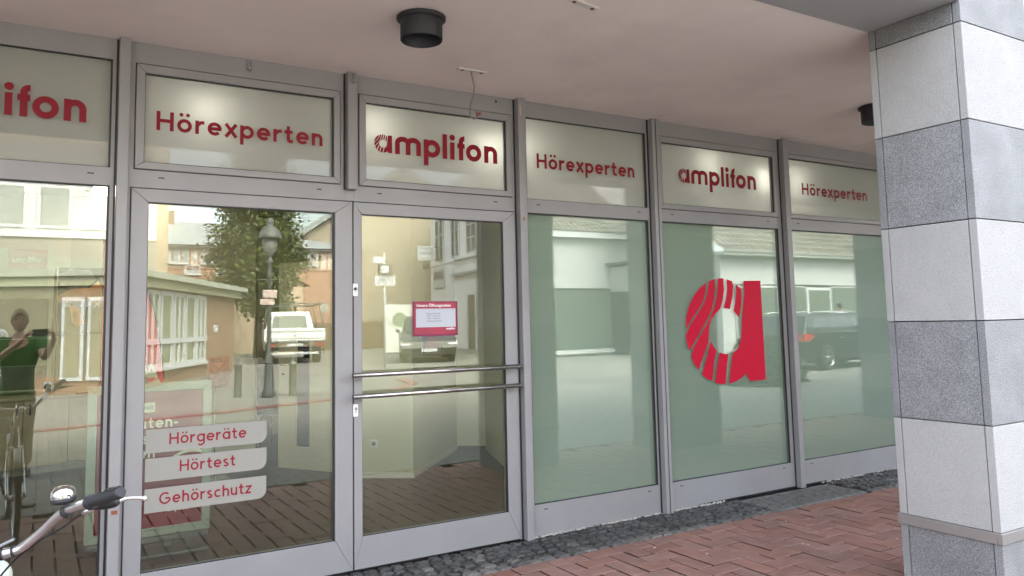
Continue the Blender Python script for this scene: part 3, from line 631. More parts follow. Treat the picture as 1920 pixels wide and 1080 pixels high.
# sideboard
sb = empty('sideboard', (0, 5.42, 0), .28, label='long beige sideboard cupboard against the inner wall', cat='sideboard')
WD = mat('light_wood', (.50, .42, .30), .5, var=.1, vscale=6)
m = MB(); m.box(-1.55, .80, .02, .45, .09, .84); m.build('carcass', WD, sb); m = MB(); m.box(-1.57, .83, -.02, .47, .845, .88); m.build('worktop', mat('worktop', (.5, .44, .36), .35), sb); m = MB(); m.box(-1.5, .76, .06, .4, .004, .089); m.build('plinth', mat('plinth', (.3, .29, .26), .6), sb)
for k in range(5):
    x = -1.54+k*.468; m = MB(); m.box(x, x+.46, .0, .0195, .10, .835); d_ = m.build('cupboard_door', WD, sb, .002)
    m = MB(); hx = x+(.40 if k % 2 == 0 else .06); m.tube([(hx, -.001, .68), (hx, -.03, .69), (hx, -.03, .78), (hx, -.001, .79)], .007, 6); m.build('handle', BLACKM, d_)
m = MB(); m.box(.38, .55, 5.44, 5.52, .881, .889); tag(m.build('leaflet_stack', mat('dark_card', (.06, .05, .05), .5)), 'small dark stack of cards lying on the sideboard', 'cards')
m = MB(); m.tube([(.16, 5.36, .881), (.16, 5.36, 1.9), (.155, 5.36, 2.35)], .006, 6); tag(m.build('display_pole', STEEL), 'thin upright display pole standing on the sideboard', 'pole')
# the tall display board on the wall
db = empty('display_board', (0, 5.75, 0), label='tall wall display board with a pink logo band and green meadow picture', cat='display board')
m = MB(); m.box(-1.2, .12, -.03, .0, .92, 2.70); m.build('frame', mat('board_frame', (.55, .56, .5), .5), db, .004)
m = MB(); m.box(-1.2, .06, -.034, -.0305, 2.02, 2.66); m.build('pale_print', mat('pale_print', (.50, .53, .46), .5, var=.15, vscale=3), db)
m = MB(); m.box(-.34, .05, -.038, -.0345, 2.36, 2.58); m.build('logo_band', mat('band_pink', (.42, .16, .17), .5), db)
m = MB(); m.box(-1.2, .08, -.034, -.0305, 1.535, 2.0); m.build('dark_print', mat('teal_print', (.028, .04, .042), .25, var=.3, vscale=3), db)
m = MB(); m.box(-1.2, .08, -.034, -.0305, 1.22, 1.53); m.build('meadow_print', mat('green_print', (.03, .085, .018), .5, var=.4, vscale=7), db)
m = MB(); m.box(-1.2, .08, -.034, -.0305, .94, 1.215); m.build('path_print', mat('grey_print', (.10, .10, .10), .5, var=.3, vscale=9), db)
text('board_logo', 'amplifon', .10, WHITE, db, (-.31, -.039, 2.43), bold=.003, width=.32)
# dark picture with orange shapes
pc = empty('wall_picture', (0, 5.72, 0), label='dark framed picture with orange and grey shapes near the mullion', cat='picture')
m = MB(); m.box(.13, 1.1, .06, .09, 1.58, 2.38); m.build('backing', mat('picture_dark', (.018, .017, .019), .2), pc)
OR = mat('picture_orange', (.62, .2, .06), .5, var=.4, vscale=8); GY = mat('picture_grey', (.16, .14, .13), .5, var=.4, vscale=9)
m = MB(); m.quad(*[(x, .058, z) for x, z in ((.15, 2.02), (.30, 2.12), (.52, 2.14), (.66, 2.0), (.60, 1.93), (.40, 1.98), (.17, 1.97))]); m.quad(*[(x, .0575, z) for x, z in ((.50, 2.13), (.60, 2.22), (.70, 2.05), (.86, 1.9), (.84, 1.82), (.66, 1.95))]); m.build('orange_shape', OR, pc)
m = MB(); m.quad(*[(x, .0582, z) for x, z in ((.30, 1.92), (.40, 1.92), (.46, 1.70), (.38, 1.66), (.33, 1.72))]); m.build('orange_shape', OR, pc)
m = MB(); m.quad(*[(x, .0588, z) for x, z in ((.14, 2.28), (.30, 2.36), (.50, 2.36), (.58, 2.24), (.44, 2.10), (.20, 2.16))]); m.build('grey_shape', GY, pc)
text('picture_lettering', 'amplifon', .13, mat('violet_white', (.45, .42, .75), .4), pc, (.24, .055, 1.91), bold=.006, width=.42)
# poster board facing the street
pb = empty('poster_board', (.72, 1.3, 0), label='red poster in a pale green aluminium frame on a grey foot', cat='poster stand')
AG = mat('pale_green_alu', (.34, .39, .35), .4, .2)
rect_frame('frame', -.415, .417, .115, 1.213, -.355, .357, .172, 1.150, -.022, .02, AG, pb)
m = MB(); m.box(-.355, .357, -.006, .004, .172, 1.150); m.build('poster', mat('poster_red', (.19, .014, .03), .35, var=.2, vscale=4), pb)
m = MB(); m.box(.10, .16, -.03, .03, .0, .11); m.box(-.16, -.10, -.03, .03, 0, .11); m.box(-.4, .4, -.05, .05, .07, .113); m.build('foot', mat('foot_grey', (.12, .14, .15), .5), pb, .01)
m = MB(); m.box(-.32, .38, -.22, .22, .005, .03); m.build('base_plate', mat('foot_grey', (.12,)*3), pb, .01)
CRW = mat('cream_print', (.62, .62, .52), .5)
m = MB(); m.box(-.25, .026, -.0075, -.0065, 1.000, 1.072); m.build('label_box', CRW, pb)
text('label_text', 'Arbeit', .05, mat('print_grey', (.1,)*3), pb, (-.115, -.0082, 1.02), bold=.001)
word('headline', 'minuten-', -.26, .185, .885, .056, .24, CRW, pb, y=-.0075); word('headline', 'aus', -.17, -.02, .775, .056, .24, CRW, pb, y=-.0075); word('headline', 'hören', -.25, .03, .672, .056, .24, CRW, pb, y=-.0075)
m = MB(); ribbon(m, arc(.38, .50, .2, 60, 150, 12), .022, -.0078, 1, -.10, 0); ribbon(m, [(.0, .62), (.02, .60)], .02, -.0078, 1, 0, 0); m.build('ear_outline', CRW, pb)
text('small_logo', 'amplifon', .055, CRW, pb, (.12, -.0078, .275), bold=.0015, width=.15)
# feather flag seen from its back: the print shows mirrored
ff = empty('feather_flag', (.72, 1.62, 0), label='tall red feather flag with mirrored white lettering behind the poster', cat='flag')
prof = [(-.32, .62), (-.32, 2.30), (-.20, 2.26), (-.10, 2.12), (-.02, 1.94), (.05, 1.72), (.09, 1.5), (.125, 1.22), (.11, 1.15), (.02, 1.18), (-.04, 1.36), (-.07, 1.5)]
m = MB(); m.prism(prof, -.003, .003); m.build('sail', mat('flag_red', (.62, .02, .06), .6, var=.15, vscale=3), ff)
m = MB(); m.tube([(-.32, 0, .03)]+[(x, 0, z) for x, z in prof[1:8]], .006, 6); m.build('pole', BLACKM, ff); m = MB(); m.box(-.45, .1, -.2, .2, .005, .03); m.build('base', BLACKM, ff)
text('lettering', 'amplifon', .16, CRW, ff, (.03, -.006, 1.35), rot=(R(90), R(-112), 0), bold=.004, mirror=True, width=1.0)
# leaflet rack with a cover picture
lr = empty('leaflet_rack', (1.68, 3.9, 0), label='small reddish leaflet rack on a thin grey pole', cat='leaflet rack')
m = MB(); m.box(-.11, .11, -.01, .01, .97, 1.30); m.build('cover_picture', mat('leaflet_print', (.25, .07, .045), .4, var=.8, vscale=22), lr)
m = MB(); m.box(-.11, -.0, -.014, -.0105, 1.265, 1.275); m.box(-.11, .03, -.014, -.0105, 1.245, 1.253); m.build('print_lines', BLACKM, lr); m = MB(); m.tube([(-.03, .02, .005), (-.03, .02, 1.0)], .008, 8); m.build('pole', STEEL, lr)
m = MB(); m.box(-.17, .11, -.12, .12, .005, .015); m.build('foot', STEEL, lr)
# leaflet holder hanging behind the door glass
lh = empty('leaflet_holder', (2.415, .048, .09), label='dark clear leaflet holder hanging below the opening hours sheet', cat='leaflet holder')
m = MB(); m.prism([(-.075, 1.306), (.075, 1.332), (.075, 1.54), (-.075, 1.54)], -.01, .01); m.build('holder', mat('holder_dark', (.06, .06, .06), .15), lh)
m = MB(); m.prism([(-.062, 1.33), (.060, 1.35), (.060, 1.44), (-.062, 1.43)], -.013, -.0105); m.build('leaflet', mat('leaflet_maroon', (.12, .012, .02), .4), lh)
for x in (-.06, .06): m = MB(); m.lathe([(0, -.0195), (.009, -.019), (.009, -.010)], (x, 0, 1.52), 10, 'y'); m.build('suction_pad', BLACKM, lh)
# waiting chairs in the room behind
def wchair(x, y, rz, col, label):
    t = empty('waiting_chair', (x, y, 0), rz, label=label, cat='chair')
    C_ = mat('chair_'+str(col[0]), col, .6)
    m = MB(); m.box(-.25, .25, -.22, .25, .46, .54); m.build('seat', C_, t, .02); m = MB(); m.box(-.25, .25, .24, .30, .5, 1.12); m.build('backrest', C_, t, .03)
    for a, b in ((-.22, -.2), (.22, -.2), (-.22, .26), (.22, .26)): m = MB(); m.tube([(a, b, .005), (a, b, .46)], .014, 8); m.build('leg', STEEL, t)
wchair(2.62, 5.6, .3, (.02, .025, .06), 'navy waiting chair beside the white door'); wchair(3.0, 4.95, -.3, (.16, .015, .035), 'maroon waiting chair behind the door slot')
# frosted bays: shelf and wall just inside
m = MB(); m.box(5.9, 7.05, .30, .62, .03, .34); tag(m.build('low_shelf', mat('shelf_green', (.5, .58, .4), .6), None, .004), 'low pale shelf standing behind the last frosted window', 'shelf')
wall_seg(4.41, 2.2, 4.95, 3.72, .004, 3.29, .06, PW, 'shop_wall'); wall_seg(4.40, 2.2, 11.9, 2.2, .004, 3.29, .06, mat('pale_green_wall', (.62, .68, .60), .9), 'shop_wall')

# ================================================================== the street behind the camera, seen in the glass
def front(A, B, name, label, cat='building'):
    """Empty at A; local x runs along the facade to B, local +y faces the shop"""
    d = Vector((B[0]-A[0], B[1]-A[1])); return empty(name, (A[0], A[1], 0), math.atan2(d.y, d.x), label=label, cat=cat), d.length
WHP = mat('white_pvc', (.52, .53, .53), .35); DGL = mat('dark_window_glass', (.06, .07, .065), .06, spec=.9); BLND = mat('venetian_blind', (.40, .42, .38), .6)
def win(b, x0, x1, z0, z1, cols=1, rows=1, bar=.07, proud=.03, glassm=None, sill=True, reveal=.0):
    o = MB(); t = bar
    o.box(x0, x1, -.02, proud, z0, z0+t); o.box(x0, x1, -.02, proud, z1-t, z1); o.box(x0, x0+t, -.02, proud, z0+t, z1-t); o.box(x1-t, x1, -.02, proud, z0+t, z1-t)
    for i in range(1, cols): x = x0+(x1-x0)*i/cols; o.box(x-t/2, x+t/2, -.02, proud-.004, z0+t, z1-t)
    for j in range(1, rows): z = z0+(z1-z0)*j/rows; o.box(x0+t, x1-t, -.02, proud-.008, z-t*.4, z+t*.4)
    f = o.build('window', WHP, b)
    MB().box(x0+t*.5, x1-t*.5, -.01, .006, z0+t*.5, z1-t*.5).build('window_glass', glassm or DGL, f)
    if sill: MB().box(x0-.08, x1+.08, .0, .14, z0-.06, z0-.005).build('sill', WHP, f)
    return f
# cream house opposite with the white window band
CRM = mat('cream_render', (.28, .255, .215), .9, var=.04, vscale=.8)
b, L_ = front((-12, -22), (3.1, -22), 'cream_house', 'cream house opposite with a white band of upper windows and blinds')
MB().box(0, L_, -8, 0, 2.55, 7.4).build('upper_wall', CRM, b); MB().box(0, L_, -8, -.4, 0, 2.548).build('ground_wall', mat('teal_shopfront', (.12, .15, .14), .5), b)
MB().box(0, L_, .002, .06, 4.45, 6.25).build('white_band', WHP, b); MB().box(0, L_, -.4, .35, 2.42, 2.62).build('canopy', mat('canopy_green', (.20, .26, .23), .6), b)
for k, (x0, x1, bl) in enumerate([(2.5, 3.7, 1), (4.0, 5.2, 1), (5.5, 6.7, 1), (7.0, 8.2, 1), (8.4, 9.55, 1), (10.0, 11.56, 1), (11.81, 12.73, 1), (12.95, 14.6, 0)]):
    f = win(b, x0, x1, 4.72, 6.05, bar=.09, proud=.10, glassm=mat('tan_glass', (.30, .27, .18), .2) if not bl else DGL, sill=False)
    if bl:
        m = MB()
        for q in range(22): z = 4.84+q*.052; m.box(x0+.1, x1-.1, .066, .082, z, z+.036)
        tag(m.build('blind_slats', BLND, f), kind='stuff')
for x in (1, 4.5, 8, 10.7): win(b, x, x+2.2, .3, 2.3, 2, 1, proud=-.36, sill=False)
MB().box(0, L_, -.39, -.36, .02, .25).build('plinth', mat('plinth_dark', (.1, .1, .1), .8), b)
# brick conservatory house
OBR = mat('orange_brick', (.27, .17, .11), .85, var=.15, vscale=8)
b, L_ = front((1.93, -17.62), (6.69, -27.43), 'conservatory_house', 'low orange brick house with a row of tall white conservatory windows')
L_ = 10.9
MB().box(0, L_, -6, 0, 0, .48).build('base_wall', OBR, b); MB().box(7.1, L_, -6, 0, .483, 3.0).build('brick_wall', OBR, b); MB().box(0, 7.05, -6, -.06, .483, 2.78).build('inner_wall', mat('olive_wall', (.20, .18, .12), .9), b)
MB().box(-.1, L_+.1, -6, .25, 2.80, 3.05).build('eaves', mat('olive_fascia', (.36, .36, .24), .7), b)
m = MB(); m.prism([(.45, 3.05), (.45, 3.22), (-6, 4.3), (-6, 3.05)], -.2, L_+.3, 'x'); m.build('roof', mat('felt_roof', (.36, .37, .30), .9, var=.15), b)
for k in range(6): win(b, .15+k*1.15, .15+k*1.15+1.05, .5, 2.76, 1+(k % 2), 1, bar=.13, proud=.05, glassm=mat('garden_glass', (.20, .21, .12), .15), sill=False)
MB().box(.1, 7.05, .052, .075, 1.20, 1.36).build('transom_bar', WHP, b); MB().box(.0, 7.1, .0, .12, .42, .50).build('sill', WHP, b)
MB().box(8.0, 8.5, .002, .03, 1.5, 1.75).build('wall_box', WHP, b)
for k in range(2):   # end face windows towards the shop
    o = win(b, .0, .0, 0, 0, sill=False) if False else None
e_ = empty('end', (0, 0, 0)) if False else None
for (xa, xb) in ((.45, .95), (1.05, 1.6)):
    f = MB(); f.box(-.05, .02, -xb, -xa, .35, 2.5); f.build('end_window_frame', WHP, b)
    MB().box(-.058, -.051, -xb+.08, -xa-.08, .45, 2.4).build('end_window_glass', mat('tan_glass', (.3, .27, .18)), b)
b = empty('tall_orange_house', (0, -32, 0), label='tall pale orange house rising behind the low brick house', cat='building')
MB().box(-3, 4.75, -9, 0, 0, 15).build('wall', mat('orange_render', (.42, .33, .23), .9, var=.05), b); m = MB(); m.prism([(-3.4, 15), (5.1, 15), (.9, 19)], -9.3, .3); m.build('roof', mat('tile_red', (.30, .10, .06), .85, var=.2), b)
# half-timbered house
b = empty('half_timbered_house', (0, -50, 0), label='distant half timbered house with white windows under a grey roof', cat='building')
MB().box(5, 20, -9, 0, 0, 5.62).build('lower_wall', mat('tile_orange', (.38, .22, .15), .9, var=.2, vscale=4), b); MB().box(5, 20, -9, -.02, 5.623, 7.2).build('upper_wall', mat('infill_cream', (.58, .5, .42), .9), b)
TB = mat('timber_rose', (.36, .2, .14), .8)
for x in [5.1+.55*k for k in range(27)]: MB().box(x, x+.09, .0, .03, 5.64, 6.99).build('timber_post', TB, b)
MB().box(5, 20, .0, .06, 5.60, 5.70).build('timber_rail', TB, b); MB().box(4.7, 20.3, .0, .3, 7.02, 7.14).build('gutter', WHP, b)
for x in (7.1, 9.1, 11.3, 13.4, 15.8): win(b, x, x+1.25, 5.95, 6.95, 2, 1, proud=.08, glassm=mat('sky_glass', (.4, .42, .42), .15))
for x in (8.1, 10.1): win(b, x, x+1.0, 5.25, 5.85, 2, 1, proud=.08, glassm=mat('sky_glass', (.4,)*3))
for x in (6.7, 8.75): m = MB(); m.prism([(x-.16, 6.4), (x, 6.05), (x+.16, 6.4), (x, 6.85)], .031, .05); m.build('timber_diamond', WHP, b)
m = MB(); m.prism([(.5, 7.18), (-4.5, 9.3), (-9.5, 7.18)], 4.5, 20.5, 'x'); m.build('roof', mat('slate_grey', (.30, .31, .31), .7, var=.1), b)
for x in (6.6, 7.6): MB().box(x, x+.35, -4.2, -3.8, 8.9, 10.0).build('chimney', OBR, b)
m = MB(); m.prism([(9.2, .0), (9.2, 4.45), (11.9, 5.9), (14.9, 4.45), (14.9, 0)], .5, 4); 
gb = empty('gabled_outhouse', (0, -50, 0), label='small gabled outhouse with orange tiles half hidden by the tree', cat='building'); m.build('wall', mat('peach_render', (.55, .43, .31), .9), gb)
m = MB(); m.prism([(8.8, 4.28), (11.9, 5.96), (15.3, 4.28), (15.3, 4.45), (11.9, 6.15), (8.8, 4.45)], .4, 4.3); m.build('roof', mat('tile_orange', (.38, .22, .15)), gb)
# yellow gable house
YEL = mat('yellow_render', (.36, .31, .235), .92, var=.03, vscale=.5)
b, L_ = front((16.17, -51.56), (25.43, -48.75), 'yellow_house', 'big windowless yellow gable wall with a long grey verge')
m = MB(); m.prism([(-.6, 0), (11.5, 0), (11.5, 11.5), (8, 13.6), (-.6, 7.75)], -12, 0); m.build('gable_wall', YEL, b)
m = MB(); m.prism([(-1.1, 7.35), (8, 13.6), (8, 14.1), (-1.2, 7.75)], -12.3, .45); m.build('verge_board', mat('verge_grey', (.30, .33, .31), .6), b)
MB().box(-.6, 11.5, .001, .03, 4.18, 4.26).build('string_course', mat('string_ochre', (.55, .43, .27), .8), b)
for x in (-.55,): m = MB(); m.tube([(x, .08, .1), (x, .08, 7.6)], .06, 8); m.build('downpipe', mat('pipe_grey', (.4, .42, .4), .5), b)
b = empty('glazed_roof_house', (0, -58, 0), label='grey glazed roof surface behind the yellow gable', cat='building'); m = MB(); m.prism([(0, 0), (0, 7.5), (-5, 12), (-5, 0)], 13.5, 24, 'x'); m.build('roof', mat('glazed_grey', (.33, .38, .38), .4), b)
for k in range(6): m = MB(); m.prism([(.03, 7.52), (-4.97, 12.03), (-4.97, 12.1), (.03, 7.6)], 14+k*1.2, 14.06+k*1.2, 'x'); m.build('glazing_bar', mat('pipe_grey', (.4,)*3), b)
m = MB()
for k in range(60): x = 14.6+k*.145; m.box(x, x+.135, -.02, .02, .02, 1.85+random.uniform(-.02, .02))
wf = empty('wooden_fence', (0, -47.6, 0), label='brown board fence at the foot of the yellow gable', cat='fence'); tag(m.build('boards', mat('brown_boards', (.17, .11, .06), .8, island=.2), wf), kind='stuff')
for x in (14.5, 17.4, 20.3, 23.2): MB().box(x, x+.12, -.1, .0, 0, 1.95).build('post', mat('brown_boards', (.17,)*3), wf)
bw_ = empty('painted_board', (17.75, -36, 0), .2, label='big white site board with green painted shapes behind the dark car', cat='board'); MB().box(-1.1, 1.6, -.04, .04, .1, 2.75).build('panel', mat('board_white', (.62, .62, .58), .6, var=.25, vscale=1.6), bw_)
m = MB(); m.lathe([(0, .05), (.42, .046)], (0, 0, 0), 18, 'y'); o = m.build('green_shape', mat('board_green', (.22, .28, .18), .7), bw_); o.location = (-.25, 0, 1.9); m = MB(); m.prism([(.1, .4), (.75, .4), (.42, 2.3)], .042, .05); m.build('white_shape', WHP, bw_)
for x in (-1, 1.5): MB().box(x-.05, x+.05, -.13, -.045, 0, 2.7).build('post', WD, bw_)
# white building with the garage sign
WRN = mat('white_render', (.40, .405, .395), .9, var=.03, vscale=.7)
b, L_ = front((24.26, -46.09), (22.56, -35.41), 'white_building', 'tall white corner building with sash windows and a workshop sign')
# this facade faces towards lower x: body lies on the local -y side after turning, so build on +y flipped
sgn = -1
def bx(x0, x1, y0, y1, z0, z1, name, m_, par=None): return MB().box(x0, x1, min(y0*sgn, y1*sgn), max(y0*sgn, y1*sgn), z0, z1).build(name, m_, par or b)
fy = Vector((-math.sin(b.rotation_euler.z), math.cos(b.rotation_euler.z)))
sgn = 1 if fy.dot(Vector((0, -5))-Vector((24, -46))) > 0 else -1
WRN0 = WRN; WRN = mat('lightened_white_render', (.80, .80, .78), .9, var=.03, vscale=.7); bx(0, 14, -9, 0, 0, 11, 'wall', WRN)  # white render lightened in colour to make up for missing sun
for x0, x1 in ((1.44, 3.36), (5.1, 6.75), (8.2, 10.1)):
    z0, z1 = 5.95, 8.9; t = .10; f = empty('window'); f.parent = b
    bx(x0, x1, .001, .02, z0, z1, 'window_glass', DGL, f)
    for q0, q1 in ((x0, x0+t), (x1-t, x1), ((x0+x1)/2-t/2, (x0+x1)/2+t/2)): bx(q0, q1, .021, .10, z0, z1, 'window_frame', WHP, f)
    for zz in (z0, z1-t, z0+.95, z0+1.75): bx(x0+t+.001, x1-t-.001, .022, .09, zz, zz+t*.8, 'window_bar', WHP, f)
bx(5.6, 14, .001, .30, 5.70, 5.86, 'cornice', WRN); bx(5.8, 14, .001, .35, 4.66, 4.82, 'canopy_rail', mat('grey_trim', (.4, .41, .39), .6)); bx(0, 5.5, .001, .10, 5.72, 5.80, 'cornice', WRN)
bx(.9, 3.5, .02, .10, 4.10, 5.45, 'sign_panel', WHP); bx(8.39, 9.67, .001, .06, .05, 3.36, 'doorway', mat('door_brown_grey', (.14, .14, .11), .5)); bx(8.2, 8.388, .001, .12, 0, 3.5, 'door_trim', WHP); bx(9.672, 9.85, .001, .12, 0, 3.5, 'door_trim', WHP); bx(5.8, 6.0, .001, .2, 0, 4.6, 'pilaster', WRN)
o = text('sign_lettering', 'GARAGE', .72, BLACKM, b, (1.05 if sgn > 0 else 3.38, .105*sgn, 4.72), rot=(R(90), 0, R(180) if sgn > 0 else 0), bold=.02, width=2.3)
if sgn > 0: o.location.x = 3.38
else: o.location.x = 1.05
WRN = WRN0
hsn = empty('hanging_sign', (22.7, -43.6, 0), R(180), label='white sign panel with an oval plate hanging beside the white building', cat='sign'); MB().box(-.62, .62, -.04, .04, 5.98, 6.98).build('panel', WHP, hsn)
m = MB(); m.lathe([(0, -.03), (.27, -.03), (.27, .03), (0, .03)], (0, 0, 5.62), 20, 'y'); m.build('oval_plate', mat('plate_olive', (.12, .12, .07), .5), hsn); m = MB(); m.tube([(0, 0, 5.9), (0, 0, 6.0)], .02, 6); m.build('hanger', BLACKM, hsn)
text('sign_lettering', 'Gaststätte', .26, mat('print_grey', (.1,)*3), hsn, (-.52, -.045, 6.42), bold=.004, width=1.0); m = MB(); m.box(-1.6, -.62, -.02, .02, 6.88, 6.93); m.box(-1.6, -.62, -.02, .02, 6.02, 6.07); m.build('bracket', BLACKM, hsn)
# low white house with the shop window
TILE = None
def tiled_roof(x0, x1, y0, z0, depth, rise, par):
    """rows of overlapping tiles as real steps, each row with ribs"""
    m = MB(); rows = 14; n = int((x1-x0)/.30); dy = depth/rows; dz = rise/rows
    for r in range(rows):
        ya, yb = y0-r*dy, y0-(r+1)*dy-.03; za, zb = z0+r*dz+.05, z0+(r+1)*dz
        for k in range(n):
            xa = x0+(x1-x0)*k/n; xb = x0+(x1-x0)*(k+1)/n; j = random.gauss(0, .008)
            m.add([(xa, ya, za+j), (xb-.03, ya, za+j), (xb-.03, yb, zb+j), (xa, yb, zb+j), (xb-.015, ya, za+.05+j), (xb-.015, yb, zb+.05+j), (xa, ya, za-.05), (xb, ya, za-.05)], [(0, 1, 2, 3), (1, 4, 5, 2), (6, 7, 1, 0), (7, 4, 1)])
    tag(m.build('roof_tiles', mat('brown_tiles', (.17, .15, .12), .6, island=.35, var=.2), par), kind='stuff')
b = empty('white_shop_house', (0, -24, 0), label='low white house with one big shop window', cat='building')
MB().box(19.1, 24.75, -5, 0, 0, .26).build('plinth', mat('plinth_light', (.42, .41, .36), .8), b); MB().box(19.1, 24.75, -5, 0, 3.12, 5.45).build('upper_wall', WRN, b); MB().box(23.82, 24.75, -5, 0, .263, 3.118).build('side_pier', WRN, b)
MB().box(19.1, 23.8, -5, -.30, .263, 3.118).build('window_back', mat('sage_dark', (.09, .12, .09), .3), b); MB().box(19.1, 23.5, -.12, -.08, .3, 3.05).build('window_glass', mat('shop_glass', (.085, .11, .085), .08, spec=.5), b)
MB().box(19.1, 23.8, -.06, .16, .12, .30).build('window_sill', WHP, b); MB().box(23.5, 23.8, -.14, -.05, .3, 3.1).build('window_jamb', WHP, b)
MB().box(19.0, 25.0, -.2, .35, 5.45, 5.75).build('eaves', WHP, b); tiled_roof(19.0, 25.0, .4, 5.75, 5, 3.6, b); MB().box(19.05, 24.9, -5, -.5, 5.753, 5.9).build('roof_base', JOINT, b)
m = MB(); m.box(19.42, 19.66, .0, .25, 4.35, 4.55); m.prism([(19.46, 4.56), (19.62, 4.56), (19.58, 4.82), (19.50, 4.82)], .06, .2); m.build('wall_lamp', mat('lamp_grey', (.5, .5, .46), .5), b)
# long low white house
b = empty('long_white_house', (0, -17, 0), label='long low white house with a tiled roof behind the estate car', cat='building')
MB().box(23.2, 33.2, -7, 0, 2.95, 4.1).build('upper_wall', WRN, b)
for x0, x1 in ((23.2, 23.9), (26.6, 27.2), (32.3, 33.2)): MB().box(x0, x1, -7, 0, 0, 2.948).build('pier', WRN, b)
MB().box(23.2, 33.2, -7, -.5, 0, 2.94).build('inner_wall', mat('sage_inner', (.20, .25, .18), .8), b); MB().box(27.2, 32.3, -.3, .0, 0, .7).build('parapet', WRN, b)
win(b, 24.0, 26.5, .8, 2.9, 2, 1, bar=.16, proud=-.05, sill=False, glassm=mat('shop_glass', (.16,)*3)); win(b, 27.25, 28.3, .72, 2.9, 1, 1, bar=.10, proud=-.05, sill=False, glassm=mat('shop_glass', (.16,)*3)); win(b, 28.35, 30.0, .72, 2.85, 1, 1, bar=.26, proud=-.03, sill=False, glassm=mat('shop_glass', (.16,)*3)); win(b, 30.05, 32.25, .72, 2.9, 1, 1, bar=.10, proud=-.05, sill=False, glassm=mat('shop_glass', (.16,)*3))
MB().box(22.9, 33.5, -.1, .5, 4.1, 4.22).build('eaves', mat('eaves_grey', (.42, .43, .38), .7), b); m = MB(); m.tube([(22.9, .55, 4.25), (33.5, .55, 4.25)], .05, 8); m.build('gutter', WHP, b)
tiled_roof(22.8, 33.6, .6, 4.25, 5.5, 3.8, b); MB().box(22.9, 33.5, -7, -.4, 4.223, 4.3).build('roof_base', JOINT, b)
MB().box(31.9, 32.1, .0, .2, 3.6, 3.68).build('wall_lamp', mat('lamp_grey', (.5,)*3), b)
b = empty('far_right_house', (36, -14, 0), label='dark house at the far right end of the street', cat='building'); MB().box(0, 9, -9, 0, 0, 8).build('wall', mat('far_grey', (.26, .26, .22), .8, var=.2), b); m = MB(); m.prism([(-.4, 8), (9.4, 8), (4.5, 11.5)], -9.3, .3); m.build('roof', mat('brown_tiles', (.17,)*3), b)

# ---- greenery
LEAF = mat('leaf_green', (.075, .095, .022), .6, island=.45, spec=.3); BARK = mat('bark', (.10, .08, .055), .9, bump=.6, bscale=20)
def leaves(n, fn, size):
    m = MB()
    for _ in range(n):
        c = Vector(fn()); a = Vector((random.gauss(0, 1), random.gauss(0, 1), random.gauss(0, 1))).normalized(); t = a.orthogonal().normalized(); t.rotate(Matrix.Rotation(random.uniform(0, 6.28), 3, a)); q = a.cross(t); s2 = size*random.uniform(.6, 1.4)
        m.add([c-t*s2, c+q*s2*.45, c+t*s2, c-q*s2*.45], [(0, 1, 2, 3)])
    return m
tr_ = empty('street_tree', (10.3, -38.8, 0), label='tall columnar leafy street tree beside the lantern post', cat='tree')
m = MB(); m.tube([(0, 0, 0), (.03, 0, 2), (0, .05, 5), (.02, 0, 9.5)], [.22, .17, .13, .03], 10); m.build('trunk', BARK, tr_)
tr_.scale = (1.22, 1.22, 1.16); lm = MB(); limbs = []
for k in range(90):
    z = random.uniform(1.7, 9.6); a = random.uniform(0, 6.28); l_ = (2.0 if z > 2.6 else 1.35)*max(.22, 1-((z-4.4)/6.6)**2)*random.uniform(.6, 1.12); e2 = (math.cos(a)*l_, math.sin(a)*l_, z+random.uniform(.3, 1.1)); lm.tube([(0, 0, z), (e2[0]*.5, e2[1]*.5, z+.35), e2], [.05, .035, .012], 5); limbs.append((z, e2, l_))
lm.build('limbs', BARK, tr_)
def tf():
    z, e2, l_ = random.choice(limbs); t = random.uniform(.25, 1.1); g3 = lambda: random.gauss(0, .24)
    return (e2[0]*t+g3(), e2[1]*t+g3(), z+(e2[2]-z)*t+random.gauss(0, .3))
tag(leaves(34000, tf, .115).build('crown', LEAF, tr_), kind='stuff')
for k, (x, y, r, h, lb) in enumerate([(14.6, -7.9, .75, 1.05, 'dark rounded bush nearest the wide pillar'), (15.75, -8.3, .8, 1.15, 'dark rounded bush in front of the estate car')]):
    bs = empty('bush', (x, y, 0), label=lb, cat='bush', group='bushes at the edge of the pavement')
    def bf():
        a = random.uniform(0, 6.28); e2 = random.uniform(0, 1)**.5; ph = math.acos(random.uniform(-.1, 1)); rr = random.uniform(.6, 1.05)
        return (r*rr*math.sin(ph)*math.cos(a), r*rr*math.sin(ph)*math.sin(a), max(.03, h*rr*math.cos(ph)*1.0))
    m = leaves(3500, bf, .05); tag(m.build('foliage', mat('bush_green', (.03, .05, .018), .6, island=.5), bs), kind='stuff')
    m = MB(); 
    for q in range(5): a = q*1.3; m.tube([(0, 0, 0), (math.cos(a)*r*.4, math.sin(a)*r*.4, h*.6)], .02, 5)
    m.build('stem', BARK, bs)
